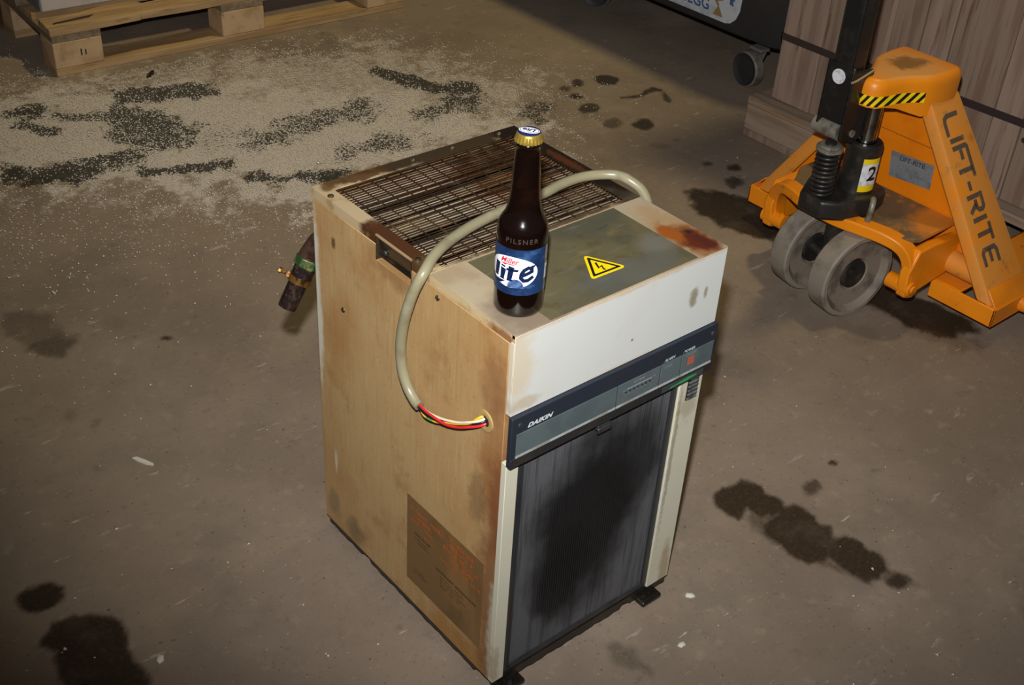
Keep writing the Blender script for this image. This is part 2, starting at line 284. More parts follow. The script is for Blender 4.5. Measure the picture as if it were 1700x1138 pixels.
WET = [
 ([(0.45,2.229),(0.541,2.191),(0.684,2.16),(0.71,2.215),(0.572,2.261),(0.48,2.299)], 1, 0.03),
 ([(0.14,2.301),(0.234,2.268),(0.256,2.329),(0.16,2.362)], 1, 0.03),
 ([(0.146,2.238),(0.225,2.129),(0.238,2.156),(0.159,2.265)], 1, 0.02),
 ([(0.255,2.24),(0.395,2.113),(0.406,2.134),(0.264,2.262)], 0.8, 0.02),
 ([(0.493,1.954),(0.464,1.928),(0.431,1.928),(0.4,1.954),(0.377,2),(0.366,2.059),(0.369,2.119),(0.387,2.17),(0.416,2.199),(0.451,2.2),(0.484,2.174),(0.508,2.124),(0.518,2.062),(0.513,2.002)], 0.85, 0.05),
 ([(0.404,2.181),(0.445,2.005),(0.521,1.941),(0.551,1.994),(0.477,2.055),(0.437,2.229)], 1, 0.03),
 ([(0.02,1.951),(0.156,1.861),(0.333,1.893),(0.344,1.926),(0.185,1.943),(0.038,2.001)], 1, 0.03),
 ([(0.312,1.796),(0.398,1.763),(0.515,1.722),(0.527,1.747),(0.409,1.788),(0.322,1.821)], 1, 0.02),
 ([(0.507,1.616),(0.581,1.57),(0.703,1.509),(0.721,1.538),(0.597,1.599),(0.523,1.644)], 1, 0.025),
 ([(0.616,1.78),(0.779,1.799),(0.992,1.796),(1.027,1.86),(0.813,1.874),(0.642,1.847)], 0.75, 0.04),
 ([(0.798,1.608),(0.905,1.581),(1.002,1.58),(1.025,1.618),(0.942,1.645),(0.825,1.659)], 0.7, 0.04),
 ([(1.168,2.035),(1.205,1.931),(1.236,1.821),(1.289,1.771),(1.323,1.812),(1.277,1.867),(1.24,1.971),(1.197,2.07)], 1, 0.02),
 ([(1.372,1.765),(1.357,1.754),(1.336,1.752),(1.313,1.757),(1.293,1.77),(1.279,1.787),(1.275,1.806),(1.281,1.823),(1.296,1.834),(1.317,1.838),(1.34,1.832),(1.361,1.819),(1.375,1.801),(1.379,1.782)], 1, 0.02),
 ([(1.103,1.687),(1.216,1.697),(1.301,1.681),(1.331,1.723),(1.25,1.753),(1.128,1.735)], 0.75, 0.04),
 ([(1.42,1.515),(1.395,1.489),(1.37,1.472),(1.35,1.466),(1.34,1.473),(1.341,1.491),(1.352,1.517),(1.373,1.545),(1.399,1.572),(1.425,1.59),(1.445,1.597),(1.456,1.59),(1.455,1.571),(1.442,1.544)], 0.6, 0.03),
 ([(0.523,1.874),(0.638,1.821),(0.666,1.874),(0.55,1.927)], 0.4, 0.05),
 ([(0.033,2.02),(0.07,1.996),(0.082,2.028),(0.045,2.052)], 0.7, 0.02)]
DUST = [
 ([(0.077,2.401),(0.391,2.422),(0.669,2.299),(0.948,2.018),(1.215,1.849),(1.286,1.651),(1.325,1.48),(1.166,1.445),(0.698,1.501),(0.596,1.452),(0.486,1.526),(0.387,1.649),(0.219,1.799),(-0.061,2.004)], 1, 0.18),
 ([(0.398,2.522),(0.83,2.419),(1.343,2.221),(1.581,1.726),(1.277,1.373),(0.555,1.442),(0.302,1.576),(-0.083,1.943),(0.126,2.539)], 0.58, 0.22)]

def noise2(x, y, s, seed):
    r = np.random.default_rng(seed); G = r.random((64, 64))
    X = x/s; Y = y/s; i = np.floor(X).astype(int); j = np.floor(Y).astype(int)
    fx = X-i; fy = Y-j; fx = fx*fx*(3-2*fx); fy = fy*fy*(3-2*fy)
    g = lambda a, b: G[a % 64, b % 64]
    return (g(i, j)*(1-fx)+g(i+1, j)*fx)*(1-fy)+(g(i, j+1)*(1-fx)+g(i+1, j+1)*fx)*fy
def fbm(x, y, s, seed): return 0.5*noise2(x, y, s, seed)+0.3*noise2(x, y, s*0.47, seed+1)+0.2*noise2(x, y, s*0.21, seed+2)
def sdist(X, Y, poly):
    """signed distance, positive inside"""
    P = np.array(poly, float); d = np.full(X.shape, 1e9); ins = np.zeros(X.shape, bool); n = len(P)
    for k in range(n):
        a, b = P[k], P[(k+1) % n]; e = b-a; wx, wy = X-a[0], Y-a[1]
        t = np.clip((wx*e[0]+wy*e[1])/max(e@e, 1e-12), 0, 1)
        d = np.minimum(d, np.hypot(wx-e[0]*t, wy-e[1]*t))
        c = ((a[1] <= Y) & (b[1] > Y)) | ((b[1] <= Y) & (a[1] > Y))
        xi = a[0]+(Y-a[1])/(e[1] if abs(e[1]) > 1e-12 else 1e-12)*e[0]
        ins ^= c & (X < xi)
    return np.where(ins, d, -d)
def field(X, Y, L, rag=0.8, seed=3, bias=0.0):
    out = np.zeros(X.shape); nz = fbm(X, Y, 0.05, seed)-0.5; nb = fbm(X, Y, 0.018, seed+9)-0.5
    for P, s, e in L:
        q = np.array(P); x0, y0 = q.min(0)-3*e-0.03; x1, y1 = q.max(0)+3*e+0.03
        k = (X > x0) & (X < x1) & (Y > y0) & (Y < y1)
        if not k.any(): continue
        d = sdist(X[k], Y[k], P) + (nz[k]*2.2+nb[k]*1.2)*e*rag
        t = np.clip(d/e*0.5+0.5+bias, 0, 1); t = t*t*(3-2*t)
        out[k] = np.maximum(out[k], t*s)
    return out
xs = np.concatenate([np.linspace(-8, -1.4, 8), np.arange(-1.2, 2.75, 0.0085), np.linspace(2.9, 9, 8)])
ys = np.concatenate([np.linspace(-6, -0.75, 7), np.arange(-0.6, 3.3, 0.0085), np.linspace(3.5, 9, 8)])
nx, ny = len(xs), len(ys)
XX, YY = np.meshgrid(xs, ys, indexing='ij')
me = bpy.data.meshes.new('floor')
co = np.zeros((nx*ny, 3), np.float32); co[:, 0] = XX.ravel(); co[:, 1] = YY.ravel()
idx = np.arange(nx*ny).reshape(nx, ny)
quads = np.stack([idx[:-1, :-1], idx[1:, :-1], idx[1:, 1:], idx[:-1, 1:]], -1).reshape(-1, 4)
me.vertices.add(len(co)); me.vertices.foreach_set('co', co.ravel())
me.loops.add(quads.size); me.loops.foreach_set('vertex_index', quads.ravel().astype(np.int32))
me.polygons.add(len(quads)); me.polygons.foreach_set('loop_start', np.arange(0, quads.size, 4, dtype=np.int32))
me.update(calc_edges=True)
f_oil = field(XX, YY, OIL, 1.0, 3, 0.22); f_wet = field(XX, YY, WET, 1.3, 21, 0.28)
f_dust = field(XX, YY, DUST, 1.0, 31)
for nm, F in (('oil', f_oil), ('wet', f_wet), ('dust', f_dust)):
    a = me.attributes.new(nm, 'FLOAT', 'POINT'); a.data.foreach_set('value', F.ravel().astype(np.float32))
floor = bpy.data.objects.new('floor', me); C.objects.link(floor)
floor['kind'] = 'structure'; floor['label'] = 'stained brown concrete warehouse floor'; floor['category'] = 'floor'
F = Mat('concrete', lin(139, 123, 107), rough=0.62, spec=0.35)
F.mott(lin(120, 105, 91), 1.3, 0.42, 0.62, 0.85, detail=6)
F.mott(lin(155, 139, 121), 2.2, 0.52, 0.72, 0.6, detail=6, off=(3, 1, 0))
F.mott(lin(113, 104, 95), 4.5, 0.52, 0.7, 0.55, detail=8, off=(7, 4, 0))
F.mott(lin(163, 147, 128), 28, 0.56, 0.72, 0.35, detail=8)
F.mott(lin(104, 91, 77), 60, 0.55, 0.72, 0.3, detail=8, off=(2, 2, 0))
F.mott(lin(180, 172, 160), 9, 0.63, 0.72, 0.6, stretch=(1, 3.5, 1), detail=9, off=(11, 5, 0))
F.mott(lin(196, 190, 180), 34, 0.66, 0.73, 0.7, stretch=(0.5, 2.2, 1), detail=9, off=(4, 9, 0))
F.mott(lin(98, 88, 76), 22, 0.60, 0.72, 0.5, detail=9, off=(8, 8, 0))
F.mott(lin(206, 200, 190), 190, 0.70, 0.75, 0.7, detail=2, off=(1, 6, 0))
def attr(M, n):
    a = M.N('ShaderNodeAttribute', attribute_type='GEOMETRY', attribute_name=n); return a.outputs['Fac']
nf = F.noise(160, detail=4)
wob = F.math('MULTIPLY', F.math('SUBTRACT', nf, 0.5), 0.55)
du = attr(F, 'dust')
F.mix(F.math('MULTIPLY', F.ramp(F.math('ADD', du, F.math('MULTIPLY', F.math('SUBTRACT', F.noise(55, detail=6), 0.5), 0.9)), 0.22, 0.9), 0.85), lin(206, 196, 184))
F.spot((0.40, 3.06, 0), (0.16, 0.13, 1), lin(120, 74, 52), 0.9, 14, 0.5)
we = attr(F, 'wet')
F.mix(F.math('MULTIPLY', F.ramp(F.math('ADD', we, F.math('MULTIPLY', F.math('SUBTRACT', F.noise(120, detail=3), 0.5), 2.6)), 0.34, 0.72), 0.93), lin(46, 45, 38))
oi = attr(F, 'oil')
om = F.ramp(F.math('ADD', oi, F.math('MULTIPLY', wob, oi)), 0.12, 0.95)
F.mix(F.math('MULTIPLY', om, 0.95), lin(44, 34, 24))
F.mix(F.math('MULTIPLY', F.math('MULTIPLY', om, F.ramp(F.noise(130, detail=5, rough=0.8), 0.5, 0.68)), 0.6), lin(96, 70, 42))
F.mix(F.math('MULTIPLY', F.math('MULTIPLY', om, F.ramp(F.noise(11, detail=6, off=(3, 3, 0)), 0.52, 0.68)), 0.35), lin(92, 80, 68))
rr = F.N('ShaderNodeMapRange'); rr.inputs[3].default_value = 0.64; rr.inputs[4].default_value = 0.42
F.L(om, rr.inputs[0]); F.L(rr.outputs[0], F.b.inputs['Roughness'])
F.bump(140, 0.18, 0.0015)
me.materials.append(F.m)

# granules of oil absorbent: tiny stones lying on the floor (nobody could count them)
def sample(F2, px, py):
    ix = np.clip(np.searchsorted(xs, px)-1, 0, nx-1); iy = np.clip(np.searchsorted(ys, py)-1, 0, ny-1)
    return F2[ix, iy]
NC = 520000
gx = rng.uniform(-1.1, 2.3, NC); gy = rng.uniform(0.75, 3.2, NC)
dens = sample(f_dust, gx, gy); wv = sample(f_wet, gx, gy)
pr = np.clip(dens, 0, 1)**1.4*(1-0.62*wv)
fade = np.clip(np.exp(-((gy-1.75)/0.36)**2), 0, 1)*np.clip((1.25-gx)/0.3, 0, 1)   # loose scatter around the heap
pr = np.maximum(pr, 0.13*fade*fbm(gx, gy, 0.35, 77)**2*3)
# scattered flecks lying all over the floor
k = rng.random(NC) < pr*0.62
k &= ~((gx > -0.03) & (gx < 0.4) & (gy > -0.03) & (gy < 0.48))
k &= ~((gx > 0.36) & (gy > 2.43) & (gx < 1.66))
gx, gy = gx[k], gy[k]
ex = rng.uniform(-1.1, 2.0, 520); ey = rng.uniform(-0.6, 1.7, 520)
kk = ~((ex > -0.05) & (ex < 0.42) & (ey > -0.05) & (ey < 0.5)) & ~((ex > 1.1) & (ey > 0) & (ey < 0.9)); ex, ey = ex[kk], ey[kk]
ng = len(gx); gx = np.r_[gx, ex]; gy = np.r_[gy, ey]; n = len(gx)
sz = rng.uniform(0.0013, 0.0029, n); sz[ng:] = rng.gamma(2.0, 0.0006, n-ng)+0.0008
O = np.array([(1,0,0),(0,1,0),(-1,0,0),(0,-1,0),(0,0,1),(0,0,-1)], float)
Fc = np.array([(0,1,4),(1,2,4),(2,3,4),(3,0,4),(1,0,5),(2,1,5),(3,2,5),(0,3,5)])
an = rng.uniform(0, 2*PI, n); ca, sa = np.cos(an), np.sin(an)
st = rng.uniform(0.6, 1.35, (n, 3)); st[:, 2] *= 0.75; st[ng:, 2] *= 0.5
P = O[None]*st[:, None, :]*sz[:, None, None]; P += rng.normal(0, 0.12, P.shape)*sz[:, None, None]
Q = np.empty_like(P); Q[..., 0] = P[..., 0]*ca[:, None]-P[..., 1]*sa[:, None]+gx[:, None]; Q[..., 1] = P[..., 0]*sa[:, None]+P[..., 1]*ca[:, None]+gy[:, None]
Q[..., 2] = P[..., 2]-P[..., 2].min(1)[:, None]
gm = bpy.data.meshes.new('absorbent_granules')
tri = (Fc[None]+np.arange(n)[:, None, None]*6).reshape(-1, 3)
gm.vertices.add(n*6); gm.vertices.foreach_set('co', Q.reshape(-1).astype(np.float32))
gm.loops.add(tri.size); gm.loops.foreach_set('vertex_index', tri.ravel().astype(np.int32))
gm.polygons.add(len(tri)); gm.polygons.foreach_set('loop_start', np.arange(0, tri.size, 3, dtype=np.int32))
gm.update(calc_edges=True)
G = Mat('granule_stone', lin(216, 206, 195), rough=0.9)
G.mott(lin(176, 162, 142), 300, 0.4, 0.6, 0.8)
gm.materials.append(G.m)
go = bpy.data.objects.new('absorbent_granules', gm); C.objects.link(go)
tag(go, 'pale oil absorbent granules strewn over the concrete floor behind the machine', 'granules', kind='stuff')
# ---------------------------------------------------------------- the old oil cooler (front at y=0, left side at x=0)
W, D, H = 0.369, 0.4496, 0.6443
side_m = Mat('aged_cream_paint_side', lin(174, 140, 94), rough=0.5, spec=0.4)
side_m.mott(lin(182, 152, 106), 5, 0.42, 0.62, 0.8, stretch=(1, 1, 0.45), detail=9)
side_m.mott(lin(160, 118, 68), 55, 0.5, 0.72, 0.45, stretch=(1, 2.4, 0.2), detail=8)
side_m.mott(lin(190, 164, 120), 90, 0.52, 0.7, 0.5, stretch=(1, 1.8, 0.16), detail=8, off=(1, 4, 2))
side_m.mott(lin(146, 100, 56), 11, 0.53, 0.70, 0.6, detail=10, off=(3, 1, 5))
side_m.mott(lin(120, 80, 44), 260, 0.58, 0.72, 0.55, stretch=(1, 1, 0.6), detail=5)
side_m.mott(lin(156, 106, 56), 4.5, 0.46, 0.72, 0.6, detail=9, off=(7, 2, 4))
side_m.spot((0, 0.445, 0.45), (1, 0.012, 0.17), lin(206, 200, 182), 0.9, 30, 0.7)
side_m.spot((0, 0.015, 0.20), (1, 0.035, 0.24), lin(122, 76, 44), 0.75, 25, 0.9)
side_m.spot((0, 0.02, 0.44), (1, 0.035, 0.12), lin(140, 92, 52), 0.6, 30, 0.9)
side_m.spot((0, 0.012, 0.36), (1, 0.025, 0.09), lin(118, 66, 40), 0.65, 30, 0.9)
side_m.spot((0, 0.03, 0.55), (1, 0.03, 0.05), lin(120, 78, 46), 0.5, 30, 0.9)
side_m.spot((0, 0.055, 0.35), (1, 0.02, 0.05), lin(112, 84, 54), 0.55, 60, 0.8)
side_m.spot((0, 0.36, 0.055), (1, 0.025, 0.03), lin(92, 80, 60), 0.55, 40, 0.8)
side_m.spot((0, 0.42, 0.07), (1, 0.02, 0.03), lin(100, 90, 72), 0.45, 40, 0.8)
side_m.spot((0, 0.25, 0.61), (1, 0.055, 0.03), lin(116, 76, 36), 0.5, 30, 0.7)
side_m.spot((0, 0.395, 0.58), (1, 0.006, 0.012), lin(74, 58, 34), 0.85, 60, 0.6)
side_m.spot((0, 0.10, 0.02), (1, 0.09, 0.05), lin(158, 112, 52), 0.6, 30, 0.7)
side_m.spot((0, 0.005, 0.12), (1, 0.016, 0.12), lin(190, 182, 164), 0.8, 40, 0.8)
side_m.spot((0, 0.41, 0.17), (1, 0.004, 0.022), lin(205, 198, 176), 0.7, 40, 0.5)
side_m.rmott(0.62, 14)
front_m = Mat('cream_white_enamel', lin(200, 201, 197), rough=0.42, spec=0.4)
front_m.mott(lin(196, 193, 180), 6, 0.5, 0.7, 0.6, detail=7)
front_m.mott(lin(196, 180, 146), 14, 0.6, 0.72, 0.4, detail=7, off=(2, 1, 3))
front_m.spot((0.0, 0, 0.60), (0.035, 1, 0.07), lin(196, 172, 130), 0.5, 30, 0.9)
front_m.spot((0.18, 0, 0.645), (0.25, 1, 0.008), lin(190, 160, 116), 0.6, 40, 0.7)
front_m.spot((0.315, 0, 0.582), (0.009, 1, 0.016), lin(120, 102, 66), 0.75, 60, 0.8)
front_m.spot((0.338, 0, 0.583), (0.004, 1, 0.010), lin(132, 112, 74), 0.7, 60, 0.8)
front_m.spot((0.02, 0, 0.537), (0.03, 1, 0.010), lin(170, 146, 104), 0.5, 50, 0.8)
front_m.spot((0.203, 0, 0.558), (0.0022, 1, 0.0022), lin(110, 78, 38), 0.9, 60, 0.3)
front_m.spot((0.19, 0, 0.522), (0.09, 1, 0.006), lin(196, 176, 140), 0.5, 50, 0.7)
front_m.spot((0.35, 0, 0.05), (0.012, 1, 0.06), lin(156, 134, 100), 0.7, 30, 0.9)
front_m.spot((0.325, 0, 0.30), (0.004, 1, 0.16), lin(120, 106, 80), 0.4, 90, 1.0)
front_m.spot((0.352, 0, 0.40), (0.02, 1, 0.03), lin(150, 138, 112), 0.4, 50, 0.9)
strip_m = Mat('yellowed_cream_strip', lin(202, 198, 178), rough=0.45); strip_m.mott(lin(198, 192, 166), 7, 0.45, 0.68, 0.7, detail=8); strip_m.mott(lin(168, 152, 118), 16, 0.6, 0.74, 0.5, detail=9, off=(1, 3, 2))
strip_m.spot((0.352, 0, 0.05), (0.012, 1, 0.06), lin(156, 134, 100), 0.7, 30, 0.9); strip_m.spot((0.325, 0, 0.30), (0.004, 1, 0.16), lin(104, 92, 70), 0.5, 120, 1.2); strip_m.spot((0.345, 0, 0.385), (0.016, 1, 0.03), lin(150, 138, 112), 0.5, 50, 0.9); strip_m.spot((0.004, 0, 0.06), (0.008, 1, 0.04), lin(160, 138, 104), 0.6, 60, 0.9)
top_m = Mat('cream_paint_top', lin(172, 156, 130), rough=0.45)
top_m.mott(lin(152, 130, 100), 8, 0.45, 0.66, 0.7, detail=7)
top_m.mott(lin(132, 112, 88), 20, 0.58, 0.72, 0.4, detail=7, off=(5, 2, 1))
top_m.spot((0.05, 0.03, 0.644), (0.07, 0.06, 1), lin(122, 106, 90), 0.85, 22, 0.6)
top_m.spot((0.345, 0.06, 0.644), (0.034, 0.10, 1), lin(164, 128, 84), 0.6, 30, 0.7)
top_m.spot((0.342, 0.040, 0.644), (0.034, 0.052, 1), lin(132, 78, 36), 0.95, 50, 0.9, 0.6)
top_m.spot((0.346, 0.034, 0.644), (0.024, 0.036, 1), lin(92, 38, 20), 1.0, 50, 0.8, 0.5)
top_m.spot((0.328, 0.070, 0.644), (0.014, 0.026, 1), lin(150, 80, 24), 0.95, 40, 0.6, 0.35)
top_m.spot((0.352, 0.028, 0.644), (0.011, 0.022, 1), lin(78, 34, 26), 0.9, 60, 0.8)
top_m.spot((0.353, 0.058, 0.644), (0.005, 0.006, 1), lin(38, 36, 38), 0.95, 60, 0.5)
lid_m = Mat('oil_stained_lid_paint', lin(186, 164, 128), rough=0.4)
lid_m.mott(lin(150, 118, 78), 12, 0.5, 0.62, 0.8, detail=7)
lid_m.spot((0.005, 0.25, 0.644), (0.05, 0.075, 1), lin(70, 36, 16), 0.97, 40, 0.45, 0.25)
lid_m.spot((0.24, 0.445, 0.644), (0.20, 0.030, 1), lin(48, 34, 20), 0.95, 30, 0.6, 0.3)
lid_m.spot((0.07, 0.442, 0.644), (0.05, 0.018, 1), lin(84, 56, 26), 0.9, 45, 0.9, 0.3)
lid_m.spot((0.017, 0.435, 0.644), (0.012, 0.012, 1), lin(90, 60, 26), 0.85, 60, 0.8)
lid_m.spot((0.358, 0.33, 0.644), (0.05, 0.19, 1), lin(36, 27, 20), 1.0, 30, 0.35, 0.2)
lid_m.spot((0.355, 0.31, 0.644), (0.009, 0.05, 1), lin(120, 66, 32), 0.4, 120, 0.9)
lid_m.spot((0.01, 0.195, 0.644), (0.016, 0.016, 1), lin(88, 66, 40), 0.8, 50, 0.8)
lid_m.spot((0.2, 0.172, 0.644), (0.2, 0.005, 1), lin(76, 58, 38), 0.9, 60, 0.8)
lid_m.rmott(0.2, 20)
wire_m = Mat('oily_wire', lin(64, 50, 36), rough=0.32, metal=0.5)
wire_m.mott(lin(112, 92, 64), 18, 0.48, 0.62, 0.8, detail=5)
wire_m.mott(lin(70, 36, 16), 9, 0.5, 0.62, 0.7, off=(4, 3, 0))
fin_m = Mat('oil_soaked_fins', lin(218, 200, 174), rough=0.45)
fin_m.mott(lin(116, 90, 58), 11, 0.48, 0.68, 0.65, stretch=(0.5, 1, 1), detail=7)
fin_m.spot((0.27, 0.34, 0.62), (0.10, 0.09, 1), lin(136, 76, 26), 0.9, 30, 0.8)
fin_m.spot((0.28, 0.41, 0.62), (0.08, 0.04, 1), lin(64, 36, 18), 0.85, 30, 0.8)
fin_m.spot((0.11, 0.235, 0.62), (0.09, 0.05, 1), lin(80, 64, 44), 0.5, 40, 1.0)
fin_m.spot((0.29, 0.23, 0.62), (0.08, 0.05, 1), lin(76, 58, 40), 0.55, 40, 1.0)
black_m = Mat('oily_black_metal', lin(30, 27, 24), rough=0.3)
black_m.mott(lin(58, 44, 34), 40, 0.5, 0.7, 0.7)
pad_m = Mat('oily_black_rubber', lin(26, 24, 21), rough=0.22)
pad_m.mott(lin(46, 38, 30), 60, 0.5, 0.7, 0.7).bump(90, 0.4, 0.003)
dark_m = Mat('dark_interior', lin(26, 22, 18), rough=0.7)
screw_m = Mat('dull_screw_metal', lin(150, 136, 108), rough=0.32, metal=0.9)
screw_m.mott(lin(86, 66, 40), 120, 0.45, 0.65, 0.8)
dkscrew_m = Mat('dark_screw', lin(70, 72, 74), rough=0.4, metal=0.6)

U = root('oil_cooler', 'rusty cream box-shaped oil cooler with dark front grille standing alone on the concrete', 'cooler')
# cabinet panels
bm = B(); prism(bm, [(0, 0.0105, 0.0265), (0, 0.4475, 0.0265), (0, 0.4475, 0.629), (0, 0.2885, 0.629), (0, 0.2885, 0.6055), (0, 0.2095, 0.6055), (0, 0.2095, 0.629), (0, 0.0105, 0.629)], (0.010, 0, 0))
obj('side_panel', bm, side_m, U, bevel=0.001, label='left cabinet side stained brown')
bm = B(); box(bm, W-0.010, W, 0.0105, 0.4475, 0.0265, 0.629); obj('side_panel', bm, side_m, U, bevel=0.001)
bm = B(); box(bm, 0.0105, W-0.0105, D-0.012, D-0.001, 0.0265, 0.629); obj('back_panel', bm, side_m, U, bevel=0.001)
# black base tray with a ragged lower edge, four feet
bm = B()
def tray(ax, a0, a1, c):
    n = 60; lo = []
    for i in range(n+1):
        t = a0+(a1-a0)*i/n; u = i/n
        z = 0.0105 + 0.007*(1 if (0.0 < u < 0.09 or 0.72 < u < 0.78) else 0) + 0.0012*math.sin(u*47)+0.001*math.sin(u*113)
        lo.append((t, z))
    lp = lo + [(a1, 0.0265), (a0, 0.0265)]
    if ax == 'y': prism(bm, [(c, t, z) for t, z in lp], (0.003, 0, 0))
    else: prism(bm, [(t, c, z) for t, z in lp], (0, 0.003, 0))
tray('y', 0.006, 0.444, 0.004); tray('y', 0.006, 0.444, W-0.007)
tray('x', 0.006, W-0.006, 0.004); tray('x', 0.006, W-0.006, 0.443)
box(bm, 0.006, W-0.006, 0.006, 0.444, 0.022, 0.0262)
obj('base_tray', bm, black_m, U)
for (fx, fy) in ((0.034, 0.010), (0.322, 0.010), (0.034, 0.42), (0.322, 0.42)):
    bm = B(); prism(bm, [(fx-0.021, fy-0.022, 0), (fx+0.021, fy-0.022, 0), (fx+0.021, fy+0.03, 0), (fx-0.021, fy+0.03, 0)], (0, 0, 0.010))
    f = obj('foot', bm, pad_m, U, bevel=0.003)
    bm = B(); cyl(bm, (fx, fy+0.008, 0.009), (fx, fy+0.008, 0.0225), 0.012, 0.010, 20); cyl(bm, (fx, fy-0.008, 0.0095), (fx, fy-0.008, 0.016), 0.007, n=6)
    obj('bolt', bm, pad_m, f, smooth=40)
# top lid around the wire grille
bm = B(); z0 = H-0.0015
box(bm, 0, 0.022, 0.1685, D, z0, H); box(bm, 0.343, W, 0.1685, D, z0, H)
box(bm, 0.022, 0.343, 0.425, D, z0, H); box(bm, 0.022, 0.343, 0.1685, 0.1745, z0, H)
for (y0, y1) in ((0.1685, 0.2095), (0.2885, D)): box(bm, 0, 0.0016, y0, y1, 0.6305, z0)
box(bm, W-0.0016, W, 0.1685, D, 0.6305, z0); box(bm, 0.0016, W-0.0016, D-0.0016, D, 0.6305, z0)
LID = obj('grille_lid', bm, lid_m, U)
for (sx, sy) in ((0.0075, 0.41), (0.168, 0.440), (0.240, 0.440), (0.0075, 0.205), (0.330, 0.440), (0.3615, 0.40)):
    bm = B(); lathe(bm, (sx, sy, H), [(0.0048, 0), (0.0044, 0.0016), (0.0026, 0.0028), (0, 0.003)], 20)
    box(bm, sx-0.003, sx+0.003, sy-0.0004, sy+0.0004, H+0.0025, H+0.0032)
    obj('screw', bm, screw_m, LID, smooth=35)
bm = B()
for i in range(43):
    y = 0.176+i*0.248/42; jj = 0.0007*math.sin(i*2.3)
    tube(bm, [(0.0215, y, H-0.002), (0.12, y+jj, H-0.0022), (0.24, y-jj, H-0.0020), (0.3435, y, H-0.002)], 0.0008, 6)
for i in range(13):
    x = 0.034+i*0.297/12
    tube(bm, [(x, 0.1735, H-0.0037), (x+0.001*math.sin(i), 0.30, H-0.0037), (x, 0.426, H-0.0037)], 0.0009, 6)
obj('wire_grille', bm, wire_m, U, smooth=60)
bm = B()
for i in range(19):
    y = 0.174+i*0.0133
    if i in (6, 13): continue
    prism(bm, [(0.018, y, 0.6365), (0.018, y+0.0116, 0.6345), (0.018, y+0.0116, 0.6335), (0.018, y, 0.6355)], (0.33, 0, 0))
obj('shroud_slats', bm, fin_m, U)
bm = B(); box(bm, 0.012, W-0.012, 0.014, D-0.014, 0.585, 0.590); obj('inner_deck', bm, dark_m, U)
# finger recess in the left edge
bm = B()
prism(bm, [(0.0025, 0.2095, 0.6428), (0.0025, 0.2885, 0.6428), (0.0125, 0.2885, 0.6085), (0.0125, 0.2095, 0.6085)], (0.001, 0, 0))
box(bm, 0.0, 0.022, 0.2085, 0.2098, 0.6055, 0.6428); box(bm, 0.0, 0.022, 0.2882, 0.2895, 0.6055, 0.6428)
box(bm, -0.0008, 0.0022, 0.2085, 0.2895, 0.6422, 0.6446); box(bm, 0.011, 0.022, 0.2085, 0.2895, 0.602, 0.6065)
rec_m = Mat('dark_recess', lin(64, 50, 36), rough=0.25)  # dark brown base, near-black mottling and a darker patch follow
rec_m.mott(lin(30, 26, 23), 24, 0.36, 0.56, 0.95); rec_m.spot((0.005, 0.23, 0.62), (1, 0.03, 0.018), lin(30, 28, 26), 0.8)
rec_m.spot((0, 0.25, 0.6445), (1, 0.06, 0.003), lin(176, 150, 110), 0.8, 30, 0.4)
R_ = obj('finger_recess', bm, rec_m, U, label='dark finger recess')
for (sy, sz) in ((0.280, 0.617), (0.2175, 0.616)):
    bm = B(); lathe(bm, (0.0095, sy, sz), [(0.0042, 0), (0.004, 0.002), (0, 0.0035)], 16, axis=(-1, 0, -0.3)); obj('rivet', bm, dkscrew_m, R_, smooth=50)
# front top cover with its folded edges
bm = B()
box(bm, 0, W, 0.0, 0.1680, H-0.0016, H)
FT = obj('top_cover', bm, top_m, U, bevel=0.0006)
bm = B(); box(bm, 0, 0.0016, 0.0075, 0.1680, 0.6305, H-0.0016)
edge_m = Mat('dirty_folded_edge', lin(190, 168, 128), rough=0.5)
edge_m.mott(lin(150, 112, 70), 30, 0.45, 0.65, 0.8, stretch=(1, 0.6, 1)); edge_m.mott(lin(206, 196, 172), 22, 0.55, 0.7, 0.8, off=(1, 2, 3))
edge_m.spot((0, 0.02, 0.632), (1, 0.03, 0.01), lin(120, 70, 40), 0.8)
obj('folded_edge', bm, edge_m, FT)
bm = B(); box(bm, W-0.0016, W, 0.0075, 0.1680, 0.6305, H-0.0016); obj('folded_edge', bm, edge_m, FT)
bm = B(); box(bm, 0, W, 0, 0.0016, 0.5235, H-0.0016)
box(bm, 0, 0.0016, 0.0016, 0.0095, 0.5235, 0.632); box(bm, W-0.0016, W, 0.0016, 0.0095, 0.5235, 0.632)
obj('front_cover', bm, front_m, U, bevel=0.0005)
plate_m = Mat('grimy_plate', lin(108, 100, 72), rough=0.42, metal=0.2)
plate_m.mott(lin(86, 84, 70), 9, 0.42, 0.64, 0.8, detail=7); plate_m.mott(lin(136, 118, 60), 14, 0.55, 0.72, 0.6, detail=7, off=(3, 0, 2))
plate_m.mott(lin(70, 86, 108), 18, 0.62, 0.74, 0.5, detail=6, off=(6, 2, 2)); plate_m.mott(lin(128, 128, 114), 50, 0.58, 0.72, 0.35, stretch=(0.4, 2, 1))
plate_m.mott(lin(84, 72, 46), 22, 0.54, 0.7, 0.6, detail=9, off=(9, 3, 0)); plate_m.mott(lin(60, 66, 70), 40, 0.58, 0.7, 0.5, stretch=(0.5, 1.6, 1), detail=8, off=(2, 9, 0))
plate_m.spot((0.29, 0.06, 0.645), (0.03, 0.03, 1), lin(122, 120, 112), 0.7, 20, 0.8); plate_m.spot((0.21, 0.03, 0.645), (0.09, 0.03, 1), lin(98, 100, 96), 0.6, 16, 0.8)
bm = B(); box(bm, 0.056, 0.3125, 0.0022, 0.1640, H, H+0.0008)
PL = obj('cover_plate', bm, plate_m, U)
